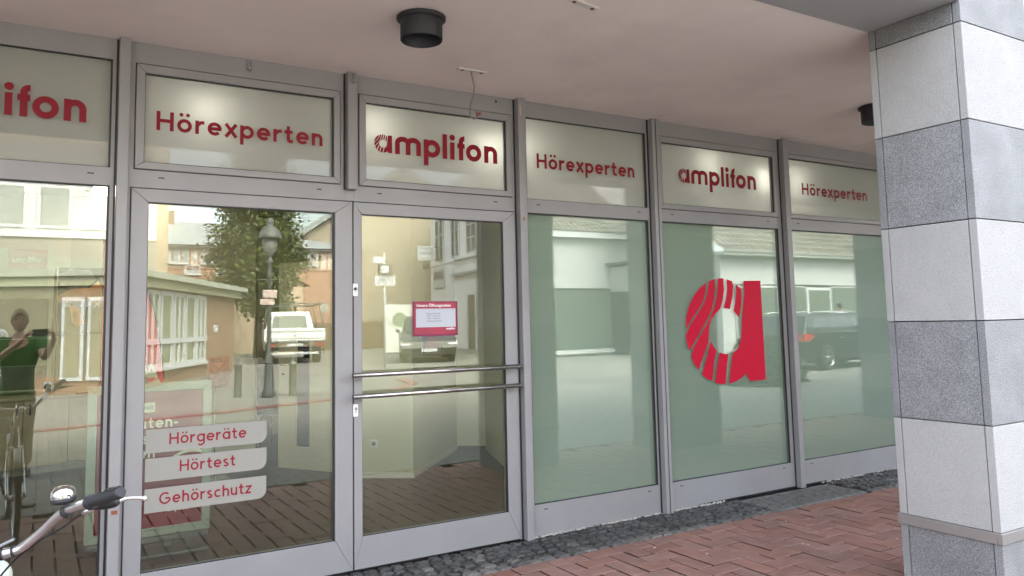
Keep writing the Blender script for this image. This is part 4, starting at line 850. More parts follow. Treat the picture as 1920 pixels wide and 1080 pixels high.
# ---- street furniture
IR = mat('cast_iron_grey', (.11, .115, .10), .5, .2)
lp = empty('lantern_post', (4.59, -13.4, 0), label='old style grey lantern post with a domed lamp head', cat='street lamp')
m = MB(); m.lathe([(.16, 0), (.16, .12), (.12, .2), (.085, .9), (.07, 1.0), (.055, 1.1), (.045, 2.75), (.07, 2.8), (.05, 2.9), (.05, 3.1), (.09, 3.16), (.05, 3.2), (.03, 3.26)], (0, 0, 0), 16); m.build('post', IR, lp)
m = MB(); m.lathe([(.03, 3.25), (.09, 3.33), (.15, 3.42), (.17, 3.55), (.17, 3.72)], (0, 0, 0), 20); m.build('lamp_glass', mat('lantern_glass', (.24, .235, .21), .3), lp)
m = MB(); m.lathe([(.27, 3.68), (.285, 3.72), (.24, 3.80), (.22, 3.86), (.15, 3.95), (.08, 4.0), (.085, 4.03), (.10, 4.10), (.06, 4.17), (0, 4.19)], (0, 0, 0), 24); m.build('lamp_hood', IR, lp)
m = MB(); m.tube([(-.3, 0, 2.72), (.3, 0, 2.72)], .014, 6); m.build('ladder_bar', IR, lp)
for z0, z1, x in ((2.30, 2.48, .0), (2.14, 2.27, -.06)): MB().box(-.17+x, .15+x, .075, .09, z0, z1).build('small_sign', mat('sign_pale_red', (.55, .42, .38), .5), lp)
bb = empty('bollard', (4.02, -13.97, 0), label='grey cast bollard standing nearest the leaflet rack reflection', cat='bollard', group='pointed bollards along the kerb')
m = MB(); m.lathe([(.10, 0), (.10, .06), (.085, .09), (.085, .70), (.10, .73), (.10, .76), (.05, .80), (.035, .84), (.055, .88), (.045, .93), (0, .98)], (0, 0, 0), 18); m.build('shaft', IR, bb); m = MB(); m.lathe([(.088, .12), (.09, .13), (.088, .15)], (0, 0, 0), 18); m.build('ring', IR, bb)
for x, y, l in ((5.15, -13.42, 'grey bollard between the lantern post and the white truck'),): copy_tree(bb, loc=(x, y, 0), label=l)
gp = empty('street_sign_post', (11.2, -22.7, 0), label='sign post carrying a street name, a timetable and a cycle arrow plate', cat='sign post')
k = 22.7+5.03; k = (27.73/30.03)
m = MB(); m.tube([(0, 0, 0), (0, 0, 4.35)], .045, 10); m.build('post', mat('pipe_grey', (.4,)*3), gp)
MB().box(-.48, -.02, .05, .07, 3.95, 4.2).build('street_name_plate', WHP, gp); MB().box(-.28, .26, .05, .20, 3.52, 3.90).build('timetable_box', mat('box_brown', (.13, .10, .08), .5), gp)
MB().box(-.22, .1, .201, .21, 3.58, 3.84).build('timetable_sheet', WHP, gp)
pn = MB().box(-.42, .40, .05, .08, 3.10, 3.46).build('cycle_plate', WHP, gp); 
m = MB()
for cx in (-.24, -.02): m.add([(cx+.08*math.cos(a*.3927)*f_, .0835, 3.24+.08*math.sin(a*.3927)*f_) for f_ in (1, .78) for a in range(16)], [(a, (a+1) % 16, 16+(a+1) % 16, 16+a) for a in range(16)])
for (a, c2), (d_, e2) in (((-.24, 3.24), (-.17, 3.35)), ((-.17, 3.35), (-.06, 3.33)), ((-.02, 3.24), (-.08, 3.37)), ((-.17, 3.35), (-.13, 3.24)), ((-.13, 3.24), (-.06, 3.33))): m.tube([(a, .084, c2), (d_, .084, e2)], .007, 4)
for cx, s2 in ((.18, 1), (.29, -1)): m.prism([(cx-.012, 3.28-.09*s2), (cx+.012, 3.28-.09*s2), (cx+.012, 3.28+.05*s2), (cx+.035, 3.28+.05*s2), (cx, 3.28+.1*s2), (cx-.035, 3.28+.05*s2), (cx-.012, 3.28+.05*s2)], .0805, .083)
m.build('cycle_symbol', BLACKM, pn)
for x, y, l in ((16.1, -40, 'small distant sign post in front of the brown fence'), (14.2, -39.5, 'small distant sign post right of the white truck')):
    q = empty('distant_sign', (x, y, 0), label=l, cat='sign post'); m = MB(); m.tube([(0, 0, 0), (0, 0, 2.9)], .04, 8); m.build('post', IR, q); MB().box(-.22, .22, .045, .07, 2.45, 2.95).build('plate', mat('sign_back', (.3, .3, .27), .5), q)

# ---- vehicles
TY = mat('tyre', (.02, .02, .02), .85); RIM = mat('alloy_rim', (.45, .45, .44), .3, .8); CG = mat('car_glass', (.03, .035, .035), .04, spec=1); TL = mat('tail_light', (.45, .03, .02), .2)
def wheel(par, x, y, r, side, w_=.22):
    o = empty('wheel', (x, y, r)); o.parent = par
    m = MB(); m.lathe([(r*.64, -w_/2), (r*.93, -w_/2), (r, -w_/2+.03), (r, w_/2-.03), (r*.93, w_/2), (r*.64, w_/2)], (0, 0, 0), 28, 'y'); m.build('tyre', TY, o)
    m = MB(); s2 = side; m.lathe([(r*.66, s2*w_*.46), (r*.62, s2*w_*.42), (r*.58, s2*w_*.2)], (0, 0, 0), 28, 'y'); m.lathe([(0, s2*w_*.44), (r*.16, s2*w_*.42), (r*.16, s2*w_*.2)], (0, 0, 0), 14, 'y')
    for k in range(5):
        a = k*2*math.pi/5+.3; ca, sa = math.cos(a), math.sin(a); n_ = (-sa, ca); vs = []
        for rr, hw in ((r*.1, r*.10), (r*.63, r*.075)):
            for q in (-1, 1): vs.append((ca*rr+n_[0]*hw*q, s2*w_*.43, sa*rr+n_[1]*hw*q))
        m.add(vs+[(a_, s2*w_*.25, c_) for a_, _, c_ in vs], [(0, 1, 3, 2), (4, 6, 7, 5), (0, 2, 6, 4), (1, 5, 7, 3)])
    m.build('rim', RIM, o); m = MB(); m.lathe([(0, -s2*.02), (r*.6, -s2*.02)], (0, 0, 0), 20, 'y'); m.build('brake_disc', BLACKM, o)
def shell(prof, half, m_, name, par, taper=None, bevel=.03):
    """side profile (x,z) swept across the width; taper(z) narrows it"""
    tp = taper or (lambda z: 1); n = len(prof); vs = []
    st = [-1, -.92, .92, 1]
    for s2 in st:
        for x, z in prof: k = half*tp(z)*s2; ins = .03 if abs(s2) == 1 else 0; vs.append((x, k, z))
    fs = [tuple(range(n-1, -1, -1)), tuple(range(3*n, 4*n))]
    for a in range(3):
        for i in range(n): fs.append((a*n+i, a*n+(i+1) % n, (a+1)*n+(i+1) % n, (a+1)*n+i))
    mb = MB(); mb.add(vs, fs); return mb.build(name, m_, par, bevel, 3)
def car(name, label, loc, rz, paint, estate=True, sc=1.15):
    t = empty(name, (*loc, 0), rz, label=label, cat='car'); t.scale = (sc,)*3; P_ = paint; r = .325
    def arcw(cx): return [(cx+.40*math.cos(R(a)), .30+.40*math.sin(R(a))) for a in range(180, -1, -20)]
    # x = 0 at the tail, 4.7 at the nose
    low = [(0.05, .38), (.0, .62), (.03, .90), (.12, 1.0), (3.35, .98), (4.2, .86), (4.62, .70), (4.70, .48), (4.62, .26)]+[(q, z) for q, z in reversed(arcw(3.78))]+[(q, z) for q, z in reversed(arcw(.98))]+[(.3, .26)]
    shell(low, .90, P_, 'body', t)
    tpr = lambda z: .95-(z-.95)*.38
    if estate: gh = [(.12, .96), (.42, 1.40), (.70, 1.46), (2.35, 1.47), (2.75, 1.40), (3.62, .95)]
    else: gh = [(.25, .96), (.55, 1.42), (.85, 1.52), (2.1, 1.54), (2.5, 1.47), (3.45, .95)]
    shell(gh, .90, P_, 'roof', t, tpr)
    for s2 in (-1, 1):
        def sg(poly, nm='side_window'):
            m = MB(); m.add([(x, s2*(.90*tpr(z)+.006), z) for x, z in poly], [tuple(range(len(poly)))]); return m.build(nm, CG, t)
        if estate: sg([(.50, 1.02), (.62, 1.35), (.80, 1.38), (1.18, 1.38), (1.22, 1.01)]); sg([(1.27, 1.01), (1.24, 1.38), (2.05, 1.40), (2.10, 1.00)]); sg([(2.16, 1.00), (2.12, 1.40), (2.38, 1.40), (2.72, 1.34), (3.40, .99)])
        else: sg([(.70, 1.02), (.85, 1.42), (1.45, 1.44), (1.5, 1.01)]); sg([(1.56, 1.01), (1.52, 1.44), (2.1, 1.45), (2.45, 1.38), (3.2, .99)])
        m = MB(); m.tube([(.55, s2*.70, 1.45), (.7, s2*.70, 1.50), (2.3, s2*.70, 1.51), (2.45, s2*.70, 1.47)], .016, 6); m.build('roof_rail', mat('rail_alu', (.7, .7, .68), .3, .6), t)
        m = MB(); m.box(.5, 3.4, min(s2*.880, s2*.897), max(s2*.880, s2*.897), .975, .992); m.build('window_trim', RIM, t)
        m = MB(); m.prism([(.0, .76), (.02, .94), (.30, .95), (.42, .86), (.2, .76)], s2*.70, s2*.912); m.build('tail_light', TL, t)
        m = MB(); m.prism([(4.15, .66), (4.2, .80), (4.6, .70), (4.68, .58)], s2*.62, s2*.906); m.build('headlight', mat('headlight_glass', (.6, .6, .6), .1), t)
        m = MB(); m.box(2.95, 3.15, min(s2*.92, s2*1.06), max(s2*.92, s2*1.06), .98, 1.10); m.build('mirror', P_, t, .03); m = MB(); m.box(2.42, 2.62, min(s2*.901, s2*.918), max(s2*.901, s2*.918), .80, .83); m.box(1.42, 1.62, min(s2*.901, s2*.918), max(s2*.901, s2*.918), .81, .84); m.build('door_handle', RIM, t)
        for x in (.98, 3.78): wheel(t, x, s2*.79, r, s2)
    m = MB(); m.add([(.165, -.70, 1.02), (.165, .70, 1.02), (.405, .62, 1.36), (.405, -.62, 1.36)], [(0, 1, 2, 3)]); o = m.build('rear_window', CG, t); o.location.x = -.012
    m = MB(); m.add([(3.50, -.72, 1.01), (3.50, .72, 1.01), (2.80, .64, 1.40), (2.80, -.64, 1.40)], [(0, 1, 2, 3)]); o = m.build('windscreen', CG, t); o.location.x = .015
    m = MB(); m.box(-.012, .0, -.26, .26, .60, .71); m.build('number_plate', WHP, t); m = MB(); m.box(4.705, 4.715, -.26, .26, .36, .47); m.build('number_plate', WHP, t)
    m = MB(); m.box(.03, .2, -.86, .86, .22, .40); m.build('bumper', mat('bumper_black', (.03, .03, .03), .6), t, .03); m = MB(); m.box(4.66, 4.72, -.55, .55, .28, .35); m.build('grille', mat('bumper_black', (.03,)*3), t)
    m = MB(); m.box(.4, 4.3, -.75, .75, .2, .32); m.build('underbody', BLACKM, t); return t
car('estate_car', 'dark green estate car parked in front of the long white house', (18.9, -10.9), 0, mat('paint_dark', (.022, .028, .024), .25, .3, coat=.6))
car('dark_hatchback', 'dark compact car parked nose out below the white building', (16.4, -30.6), R(112), mat('paint_olive', (.045, .048, .04), .3, .3, coat=.5), estate=False, sc=1.3)
# white pickup truck with ladder rack
tk = empty('pickup_truck', (9.75, -29.6, 0), R(-78), label='white flatbed pickup truck with a ladder rack seen from behind', cat='truck'); tk.scale = (1.28,)*3
TW = mat('truck_white', (.74, .76, .74), .35, coat=.3)
MB().box(0, 2.9, -1.02, 1.02, .78, .86).build('bed_floor', TW, tk); MB().box(-.03, .02, -1.02, 1.02, .80, 1.20).build('tailgate', TW, tk, .01)
for s2 in (-1, 1): MB().box(.02, 2.9, s2*1.0-.02, s2*1.0+.02, .863, 1.2).build('bed_side', TW, tk, .01)
MB().box(-.045, -.031, -.98, .98, 1.10, 1.14).build('gate_rib', mat('grey_trim', (.4,)*3), tk); MB().box(-.045, -.031, -.98, .98, .86, .90).build('gate_rib', mat('grey_trim', (.4,)*3), tk)
m = MB(); m.lathe([(0, -.05), (.05, -.048), (.05, -.035)], (0, 0, 0), 14, 'x'); o = m.build('gate_emblem', RIM, tk); o.location = (0, 0, 1.0)
MB().box(.1, 5.0, -.5, .5, .42, .68).build('chassis', BLACKM, tk); MB().box(-.02, .08, -.95, .95, .58, .72).build('rear_bar', mat('bar_brown', (.14, .11, .08), .7), tk)
for s2 in (-1, 1): MB().box(-.035, -.021, s2*.83-.11, s2*.83+.11, .60, .70).build('tail_light', TL, tk)
MB().box(-.035, -.021, -.26, .26, .60, .70).build('number_plate', WHP, tk); MB().box(-.03, -.0, -.8, .8, .32, .40).build('underrun_bar', WHP, tk)
shell([(3.0, .5), (3.0, 1.15), (3.08, 1.78), (3.3, 1.86), (4.3, 1.86), (4.6, 1.78), (5.1, 1.22), (5.9, 1.05), (6.05, .8), (6.05, .4), (5.8, .35), (3.1, .35)], .92, TW, 'cab', tk, lambda z: 1 if z < 1.15 else 1-(z-1.15)*.28)
m = MB(); m.add([(2.985, -.66, 1.25), (2.985, .66, 1.25), (3.045, .58, 1.70), (3.045, -.58, 1.70)], [(0, 1, 2, 3)]); m.build('rear_window', mat('rear_glass_green', (.18, .2, .16), .08), tk)
for s2 in (-1, 1):
    m = MB(); m.add([(x, s2*(.92*(1-(z-1.15)*.28)+.008), z) for x, z in ((3.2, 1.22), (3.25, 1.72), (3.95, 1.74), (3.98, 1.2))], [(0, 1, 2, 3)]); m.add([(x, s2*(.92*(1-(z-1.15)*.28)+.008), z) for x, z in ((4.06, 1.2), (4.03, 1.74), (4.5, 1.70), (4.95, 1.22))], [(0, 1, 2, 3)]); m.build('side_window', CG, tk)
    m = MB(); m.box(4.8, 4.95, min(s2*.95, s2*1.15), max(s2*.95, s2*1.15), 1.2, 1.42); m.build('mirror', BLACKM, tk, .02)
    for x in (.9, 4.9): wheel(tk, x, s2*.80, .36, s2, .26)
for s2 in (-1, 1):
    m = MB(); m.tube([(.15, s2*.98, 1.2), (.25, s2*.85, 2.05)], .02, 6); m.tube([(2.7, s2*.98, 1.2), (2.7, s2*.85, 2.05)], .02, 6); m.tube([(.05, s2*.85, 2.07), (5.0, s2*.85, 2.07)], .02, 6); m.tube([(.25, s2*.85, 2.05), (.25, s2*.85, 2.25)], .018, 6); m.build('ladder_rack', IR, tk)
for x in (.25, 2.7, 4.6): m = MB(); m.tube([(x, -.95, 2.08), (x, .95, 2.08)], .02, 6); m.build('rack_crossbar', IR, tk)

# ================================================================== bicycles
CHR = mat('satin_alloy', (.62, .60, .60), .28, .9); RUB = mat('grip_rubber', (.018, .018, .020), .5, bump=.2, bscale=200); CHR2 = mat('polished_alloy', (.75, .74, .73), .15, 1)
def bezier(pts, n=6):
    P = [Vector(p) for p in pts]; out = []
    for i in range(len(P)-1):
        p0, p1, p2, p3 = P[max(i-1, 0)], P[i], P[i+1], P[min(i+2, len(P)-1)]
        for k in range(n):
            t = k/n; out.append(.5*((2*p1)+(p2-p0)*t+(2*p0-5*p1+4*p2-p3)*t*t+(3*p1-p0-3*p2+p3)*t**3))
    return out+[P[-1]]
def bike_wheel(t, y, r=.35, x=0):
    o = empty('wheel', (x, y, r)); o.parent = t
    def ring(R_, w_, n1=40, n2=8):
        v = []; f = []
        for i in range(n1):
            for j in range(n2): a, b_ = 2*math.pi*i/n1, 2*math.pi*j/n2; rr = R_+w_*math.cos(b_); v.append((w_*math.sin(b_), rr*math.cos(a), rr*math.sin(a)))
        for i in range(n1):
            for j in range(n2): f.append((i*n2+j, ((i+1) % n1)*n2+j, ((i+1) % n1)*n2+(j+1) % n2, i*n2+(j+1) % n2))
        m = MB(); m.sm = True; m.add(v, f); return m
    ring(r-.02, .02).build('tyre', RUB, o); ring(r-.045, .010).build('rim', CHR, o)
    m = MB(); m.tube([(-.045, 0, 0), (.045, 0, 0)], .022, 10); m.build('hub', CHR, o)
    m = MB()
    for k in range(28): a = 2*math.pi*k/28; s2 = (-1)**k*.03; m.tube([(s2, 0, 0), (0, (r-.05)*math.cos(a), (r-.05)*math.sin(a))], .0013, 4, False)
    tag(m.build('spokes', CHR2, o), kind='stuff')
def bicycle(name, label, loc, rz, sc, paint, bars=None, detail=True):
    """local +y is forward; the bar clamp stands over the origin"""
    t = empty(name, (*loc, 0), rz, label=label, cat='bicycle'); t.scale = (sc,)*3
    bike_wheel(t, .34); bike_wheel(t, -.76)
    def tb(nm, p, r, mm): m = MB(); m.tube(p, r, 10); return m.build(nm, mm, t)
    tb('head_tube', [(0, .045, .66), (0, .015, .84)], .022, paint); tb('down_tube', [(0, .04, .70), (0, -.20, .36), (0, -.30, .28)], .020, paint); tb('top_tube', [(0, .03, .76), (0, -.22, .46), (0, -.36, .42)], .018, paint)
    tb('seat_tube', [(0, -.30, .28), (0, -.44, .74)], .018, paint); tb('seat_post', [(0, -.44, .74), (0, -.47, .87)], .013, CHR)
    for s2 in (-1, 1):
        tb('fork_blade', bezier([(s2*.045, .05, .68), (s2*.055, .12, .52), (s2*.055, .34, .35)], 4), .012, CHR); tb('chain_stay', [(s2*.02, -.30, .28), (s2*.06, -.76, .35)], .010, paint); tb('seat_stay', [(s2*.02, -.42, .68), (s2*.06, -.76, .35)], .008, paint)
        m = MB(); y = -.30; a = s2*.12; m.tube([(s2*.05, y, .28), (s2*.075, y+a, .28-s2*.10)], .010, 6); m.box(s2*.12-.045, s2*.12+.045, y+a-.03, y+a+.03, .28-s2*.10-.012, .28-s2*.10+.012); m.build('pedal', BLACKM, t)
    tb('crown', [(-.055, .05, .69), (.055, .05, .69)], .016, CHR)
    m = MB(); m.prism([(-.57, .0), (-.60, .03), (-.55, .06), (-.38, .045), (-.30, .02), (-.40, -.01)], -.05, .05, 'x')
    o = MB(); o.add([(x*.9, y, z+.86) for x, y, z in [(-.085, -.60, .0), (.085, -.60, .0), (.09, -.52, .03), (-.09, -.52, .03), (-.03, -.38, .03), (.03, -.38, .03), (.022, -.30, .015), (-.022, -.30, .015), (-.08, -.60, -.04), (.08, -.60, -.04), (.018, -.30, -.02), (-.018, -.30, -.02)]], [(0, 1, 2, 3), (3, 2, 5, 4), (4, 5, 6, 7), (0, 8, 9, 1), (1, 9, 10, 6, 5, 2), (0, 3, 4, 7, 11, 8), (7, 6, 10, 11), (8, 11, 10, 9)]); o.build('saddle', BLACKM, t, .012)
    for y0 in (.34, -.76):
        m = MB(); v = []; f = []; N = 16
        for i in range(N+1):
            a = R(20+150*i/N) if y0 < 0 else R(25+130*i/N)
            for q in (-.028, 0, .028): rr = .375-(.010 if q else 0); v.append((q, y0+rr*math.cos(a), .35+rr*math.sin(a)))
        for i in range(N):
            for j in (0, 1): f.append((i*3+j, i*3+j+1, i*3+j+4, i*3+j+3))
        m.sm = True; m.add(v, f); m.build('mudguard', mat('mudguard_grey', (.2, .2, .2), .35, .4), t)
    if bars is None:
        for s2 in (-1, 1):
            hp = bezier([(0, .01, .97), (s2*.10, .03, .98), (s2*.2, .05, 1.06), (s2*.27, -.02, 1.09), (s2*.30, -.12, 1.09)], 5)
            m = MB(); m.tube(hp, .0115, 10); m.build('handlebar', CHR, t); m = MB(); m.tube([(s2*.297, -.08, 1.09), (s2*.302, -.21, 1.09)], .017, 10); m.build('grip', RUB, t)
        tb('stem', [(0, .012, .82), (0, .005, .99)], .013, CHR); m = MB(); m.lathe([(0, 0), (.035, .01), (.045, .05), (.04, .055), (0, .05)], (0, .07, .90), 16, 'y'); m.build('headlamp', CHR2, t)
    return t
# the near bicycle: its right-hand grip reaches into the picture
nb = bicycle('parked_bicycle', 'silver handled bicycle at the lower left with black grip, bell and brake lever', (-.145, -2.40), R(-4), 1.0, mat('bike_frame_dark', (.03, .03, .035), .3), bars=True)
nbi = Matrix.Translation(Vector((-.145, -2.40, 0))) @ Matrix.Rotation(R(-4), 4, 'Z'); nbi.invert()
def W(p): return tuple(nbi @ Vector(p))
right = [(-.145, -2.385, .985), (-.110, -2.39, .987), (-.076, -2.40, .992), (-.041, -2.41, .998), (-.019, -2.42, 1.010), (.021, -2.46, 1.049), (.043, -2.50, 1.080), (.065, -2.54, 1.108), (.091, -2.58, 1.128), (.119, -2.62, 1.143), (.132, -2.64, 1.149)]
left = [(-.29-x, y, z) for x, y, z in right]
for pp in (right, left):
    m = MB(); q = bezier([W(p) for p in pp], 4); m.tube(q, [.0140 if i < 12 else .0120 for i in range(len(q))], 16); m.build('handlebar', CHR, nb)
def grip(a, b):
    a, b = Vector(W(a)), Vector(W(b)); n_ = 22; pts = [a.lerp(b, i/n_) for i in range(n_+1)]; rr = []
    for i in range(n_+1):
        t = i/n_; r_ = .0135+.0025*math.sin(t*math.pi)**2+.0015*t
        if i in (1, 2): r_ = .0165
        if i in (3,): r_ = .0135
        if i == n_-1: r_ = .0165
        if i == n_: r_ = .0125
        rr.append(r_)
    m = MB(); m.tube(pts, rr, 20); return m.build('grip', RUB, nb)
g1 = grip((.122, -2.625, 1.144), (.194, -2.748, 1.185)); grip((-.409, -2.62, 1.143), (-.495, -2.765, 1.190))
m = MB(); c0, c1 = Vector(W((.158, -2.686, 1.164+.0148))), Vector(W((.188, -2.738, 1.182+.0155)))
m.tube(bezier([c0, c0.lerp(c1, .5)+Vector((.012, .006, .004)), c1, c0.lerp(c1, .5)+Vector((-.010, -.006, .004)), c0], 6), .0022, 6); m.build('grip_ridge', mat('grip_edge', (.04, .04, .045), .4), g1)
# clamp rings and bell
def ringc(p, d, r, l, mm, nm, par=nb): p, d = Vector(W(p)), Vector(d).normalized(); m = MB(); m.tube([p-d*l/2, p+d*l/2], r, 20); return m.build(nm, mm, par)
ringc((.078, -2.560, 1.118), (.6, -.9, .45), .0175, .013, BLACKM, 'bell_clamp')
bell = empty('bell', (0, 0, 0)); bell.parent = nb
bc = Vector(W((.070, -2.555, 1.138))); up = Vector((-.10, .06, 1)).normalized()
def oriented(profile, c, up, n, nm, mm, par):
    m = MB(); m.lathe(profile, (0, 0, 0), n); o = m.build(nm, mm, par); o.rotation_euler = up.to_track_quat('Z', 'Y').to_euler(); o.location = c; return o
oriented([(.0, 0), (.022, 0), (.030, .004), (.0315, .012), (.029, .014)], bc, up, 28, 'bell_base', BLACKM, bell)
oriented([(.0305, .0145), (.0318, .022), (.0305, .032), (.026, .040), (.017, .0455), (.008, .0475), (0, .048)], bc, up, 32, 'bell_dome', CHR2, bell)
ringc((.132, -2.632, 1.147), (.5, -.8, .4), .0195, .018, BLACKM, 'lever_clamp')
# brake lever body, lever and cable
m = MB(); m.tube(bezier([W(p) for p in ((.128, -2.610, 1.138), (.145, -2.600, 1.132), (.172, -2.615, 1.133), (.197, -2.63, 1.140))], 5), [.008]+[.013]*13+[.011, .009], 10); o = m.build('lever_body', BLACKM, nb)
m = MB(); m.tube(bezier([W(p) for p in ((.184, -2.615, 1.126), (.205, -2.62, 1.140), (.222, -2.622, 1.1435), (.250, -2.625, 1.141), (.258, -2.625, 1.139))], 6), [.006]*10+[.0052]*15, 10); m.build('brake_lever', CHR, nb)
m = MB(); m.lathe([(0, -.0085), (.006, -.006), (.0085, 0), (.006, .006), (0, .0085)], (0, 0, 0), 14); o = m.build('lever_ball', CHR, nb); o.location = W((.262, -2.625, 1.138))
m = MB(); m.tube([W(p) for p in ((.112, -2.585, 1.112), (.124, -2.59, 1.118), (.138, -2.596, 1.126))], [.006, .0085, .009], 12); m.build('cable_adjuster', CHR, nb)
m = MB(); m.tube(bezier([W(p) for p in ((.115, -2.59, 1.113), (.097, -2.56, 1.095), (.067, -2.52, 1.066), (.024, -2.46, 1.031), (-.026, -2.40, .984), (-.056, -2.37, .947), (-.085, -2.345, .90), (-.12, -2.33, .80), (-.14, -2.33, .68))], 5), .0028, 8); m.build('brake_cable', BLACKM, nb)
for x, y, z in ((.172, -2.68, 1.176), (.150, -2.628, 1.154)): m = MB(); m.lathe([(0, .002), (.004, .001), (.004, -.004)], (0, 0, 0), 10); o = m.build('clamp_screw', CHR2, nb); o.location = W((x-.015, y+.005, z))
ringc((-.072, -2.405, .993), (1, -.15, .12), .0172, .004, BLACKM, 'bar_strap'); ringc((-.045, -2.412, .998), (1, -.25, .25), .0172, .004, BLACKM, 'bar_strap')
m = MB(); m.box(-.024, .020, -.007, .007, -.003, .005); o = m.build('clip', mat('clip_grey', (.25, .27, .27), .3, .5), nb, .002); o.location = W((-.060, -2.41, 1.022)); o.rotation_euler = (0, R(-24), R(-15))
m = MB(); m.tube([W(p) for p in ((-.145, -2.385, .80), (-.145, -2.385, 1.0))], .016, 14); m.lathe([(0, .025), (.02, .022), (.028, .0), (.022, -.02), (0, -.022)], W((-.105, -2.39, .985)), 16); m.build('stem', CHR, nb)
m = MB(); m.lathe([(0, 0), (.040, .006), (.052, .04), (.048, .052), (0, .05)], (0, 0, 0), 24, 'y'); o = m.build('headlamp', mat('lamp_lens', (.55, .6, .5), .15, coat=.5), nb); o.location = W((-.10, -2.33, .905))
cb_ = bicycle('ridden_bicycle', 'dark city bicycle ridden by the person in the white shirt', (-.45, -6.55), R(-28), 1.16, mat('bike_frame_navy', (.012, .015, .03), .3))

# ================================================================== people (seen only in the glass)
def skin_mesh(name, V, E_, Rd, m_, par, sub=2):
    me = bpy.data.meshes.new(name); me.from_pydata(V, E_, []); me.materials.append(m_); o = bpy.data.objects.new(name, me); COL.objects.link(o); o.parent = par
    o.modifiers.new('skin', 'SKIN'); 
    for sv, r_ in zip(me.skin_vertices[0].data, Rd): sv.radius = (r_, r_) if not isinstance(r_, tuple) else r_
    me.skin_vertices[0].data[0].use_root = True
    s2 = o.modifiers.new('smooth', 'SUBSURF'); s2.levels = sub; s2.render_levels = sub
    for p in me.polygons: p.use_smooth = True
    return o
SKIN = mat('skin', (.62, .36, .27), .5, var=.05)
def head(par, c, rz, hair, tilt=0, long=False):
    n1, n2 = 20, 26; v = []; f = []
    for i in range(n1+1):
        th = math.pi*i/n1
        for j in range(n2):
            ph = 2*math.pi*j/n2; x = math.sin(th)*math.sin(ph); y = math.sin(th)*math.cos(ph); z = math.cos(th)
            px, py, pz = x*.075, y*.095, z*.12
            if y > 0:
                if z < 0: px *= 1-.28*(-z)**1.5; 
                ex = abs(x)
                py -= .012*math.exp(-((ex-.42)**2/.02+(z-.10)**2/.012))
                py += .026*math.exp(-(x*x/.012+(z+.16)**2/.03)) + .008*math.exp(-(x*x/.05+(z+.48)**2/.006)) + .008*math.exp(-(x*x/.05+(z+.82)**2/.02))
            v.append((px, py, pz))
    for i in range(n1):
        for j in range(n2): f.append((i*n2+j, (i+1)*n2+j, (i+1)*n2+(j+1) % n2, i*n2+(j+1) % n2))
    m = MB(); m.sm = True; m.add(v, f)
    for s2 in (-1, 1): m.lathe([(0, -.008), (.016, -.006), (.02, .0), (.014, .007), (0, .004)], (s2*.078, -.005, -.01), 10, 'x')
    h = m.build('head', SKIN, par); h.location = c; h.rotation_euler = (tilt, 0, rz)
    hv = []; hf = []
    for i in range(n1//2+3):
        th = math.pi*i/n1
        for j in range(n2):
            ph = 2*math.pi*j/n2; y = math.sin(th)*math.cos(ph); k = 1.07+random.uniform(0, .02); fr_ = max(0, y)**2
            zz = max(math.cos(th), -.35+fr_*.95+ (.0 if y > 0 else -.1)); hv.append((math.sin(th)*math.sin(ph)*.078*k, y*.098*k-.004, zz*.122*k+.004))
    for i in range(n1//2+2):
        for j in range(n2): hf.append((i*n2+j, (i+1)*n2+j, (i+1)*n2+(j+1) % n2, i*n2+(j+1) % n2))
    m = MB(); m.sm = True; m.add(hv, hf); m.build('hair', hair, h)
    m = MB()
    for s2 in (-1, 1): m.lathe([(0, .008), (.007, .005), (.009, 0)], (s2*.031, .079, .012), 10, 'y')
    m.build('eyes', mat('eye_dark', (.05, .04, .035), .2), h); m = MB(); m.box(-.020, .020, .088, .0905, -.060, -.055); m.build('mouth', mat('lip', (.30, .11, .09), .5), h); 
    m = MB(); m.box(-.045, -.015, .086, .091, .034, .040); m.box(.015, .045, .086, .091, .034, .040); m.build('eyebrows', hair, h); return h
def hand(par, wr, d, up, m_=None):
    """palm and five fingers, curled round what they hold; d points along the fingers, up is the back of the hand"""
    wr, d, up = Vector(wr), Vector(d).normalized(), Vector(up).normalized(); sdv = d.cross(up).normalized(); V = [wr, wr+d*.045, wr+d*.085]; E_ = [(0, 1), (1, 2)]; Rd = [.024, (.034, .017), (.036, .015)]
    o = skin_mesh('hand', V, E_, Rd, m_ or SKIN, par, 2)
    for k, l_ in zip((-1.5, -.5, .5, 1.5), (.062, .074, .070, .055)):
        b0 = wr+d*.082+sdv*.018*k; p1 = b0+d*l_*.42-up*l_*.10; p2 = p1+d*l_*.18-up*l_*.36; p3 = p2-d*l_*.14-up*l_*.28
        m = MB(); m.tube([b0-d*.012, b0, p1, p2, p3], [.010, .0098, .009, .0082, .006], 8); m.build('finger', SKIN, o)
    b0 = wr+d*.03+sdv*.030*(1); m = MB(); m.tube([b0, b0+sdv*.022+d*.02-up*.01, b0+sdv*.020+d*.045-up*.03, b0+sdv*.006+d*.06-up*.04], [.013, .012, .0105, .008], 8); m.build('thumb', SKIN, o)
def lerp(a, b, t): return tuple(a[i]+(b[i]-a[i])*t for i in range(3))
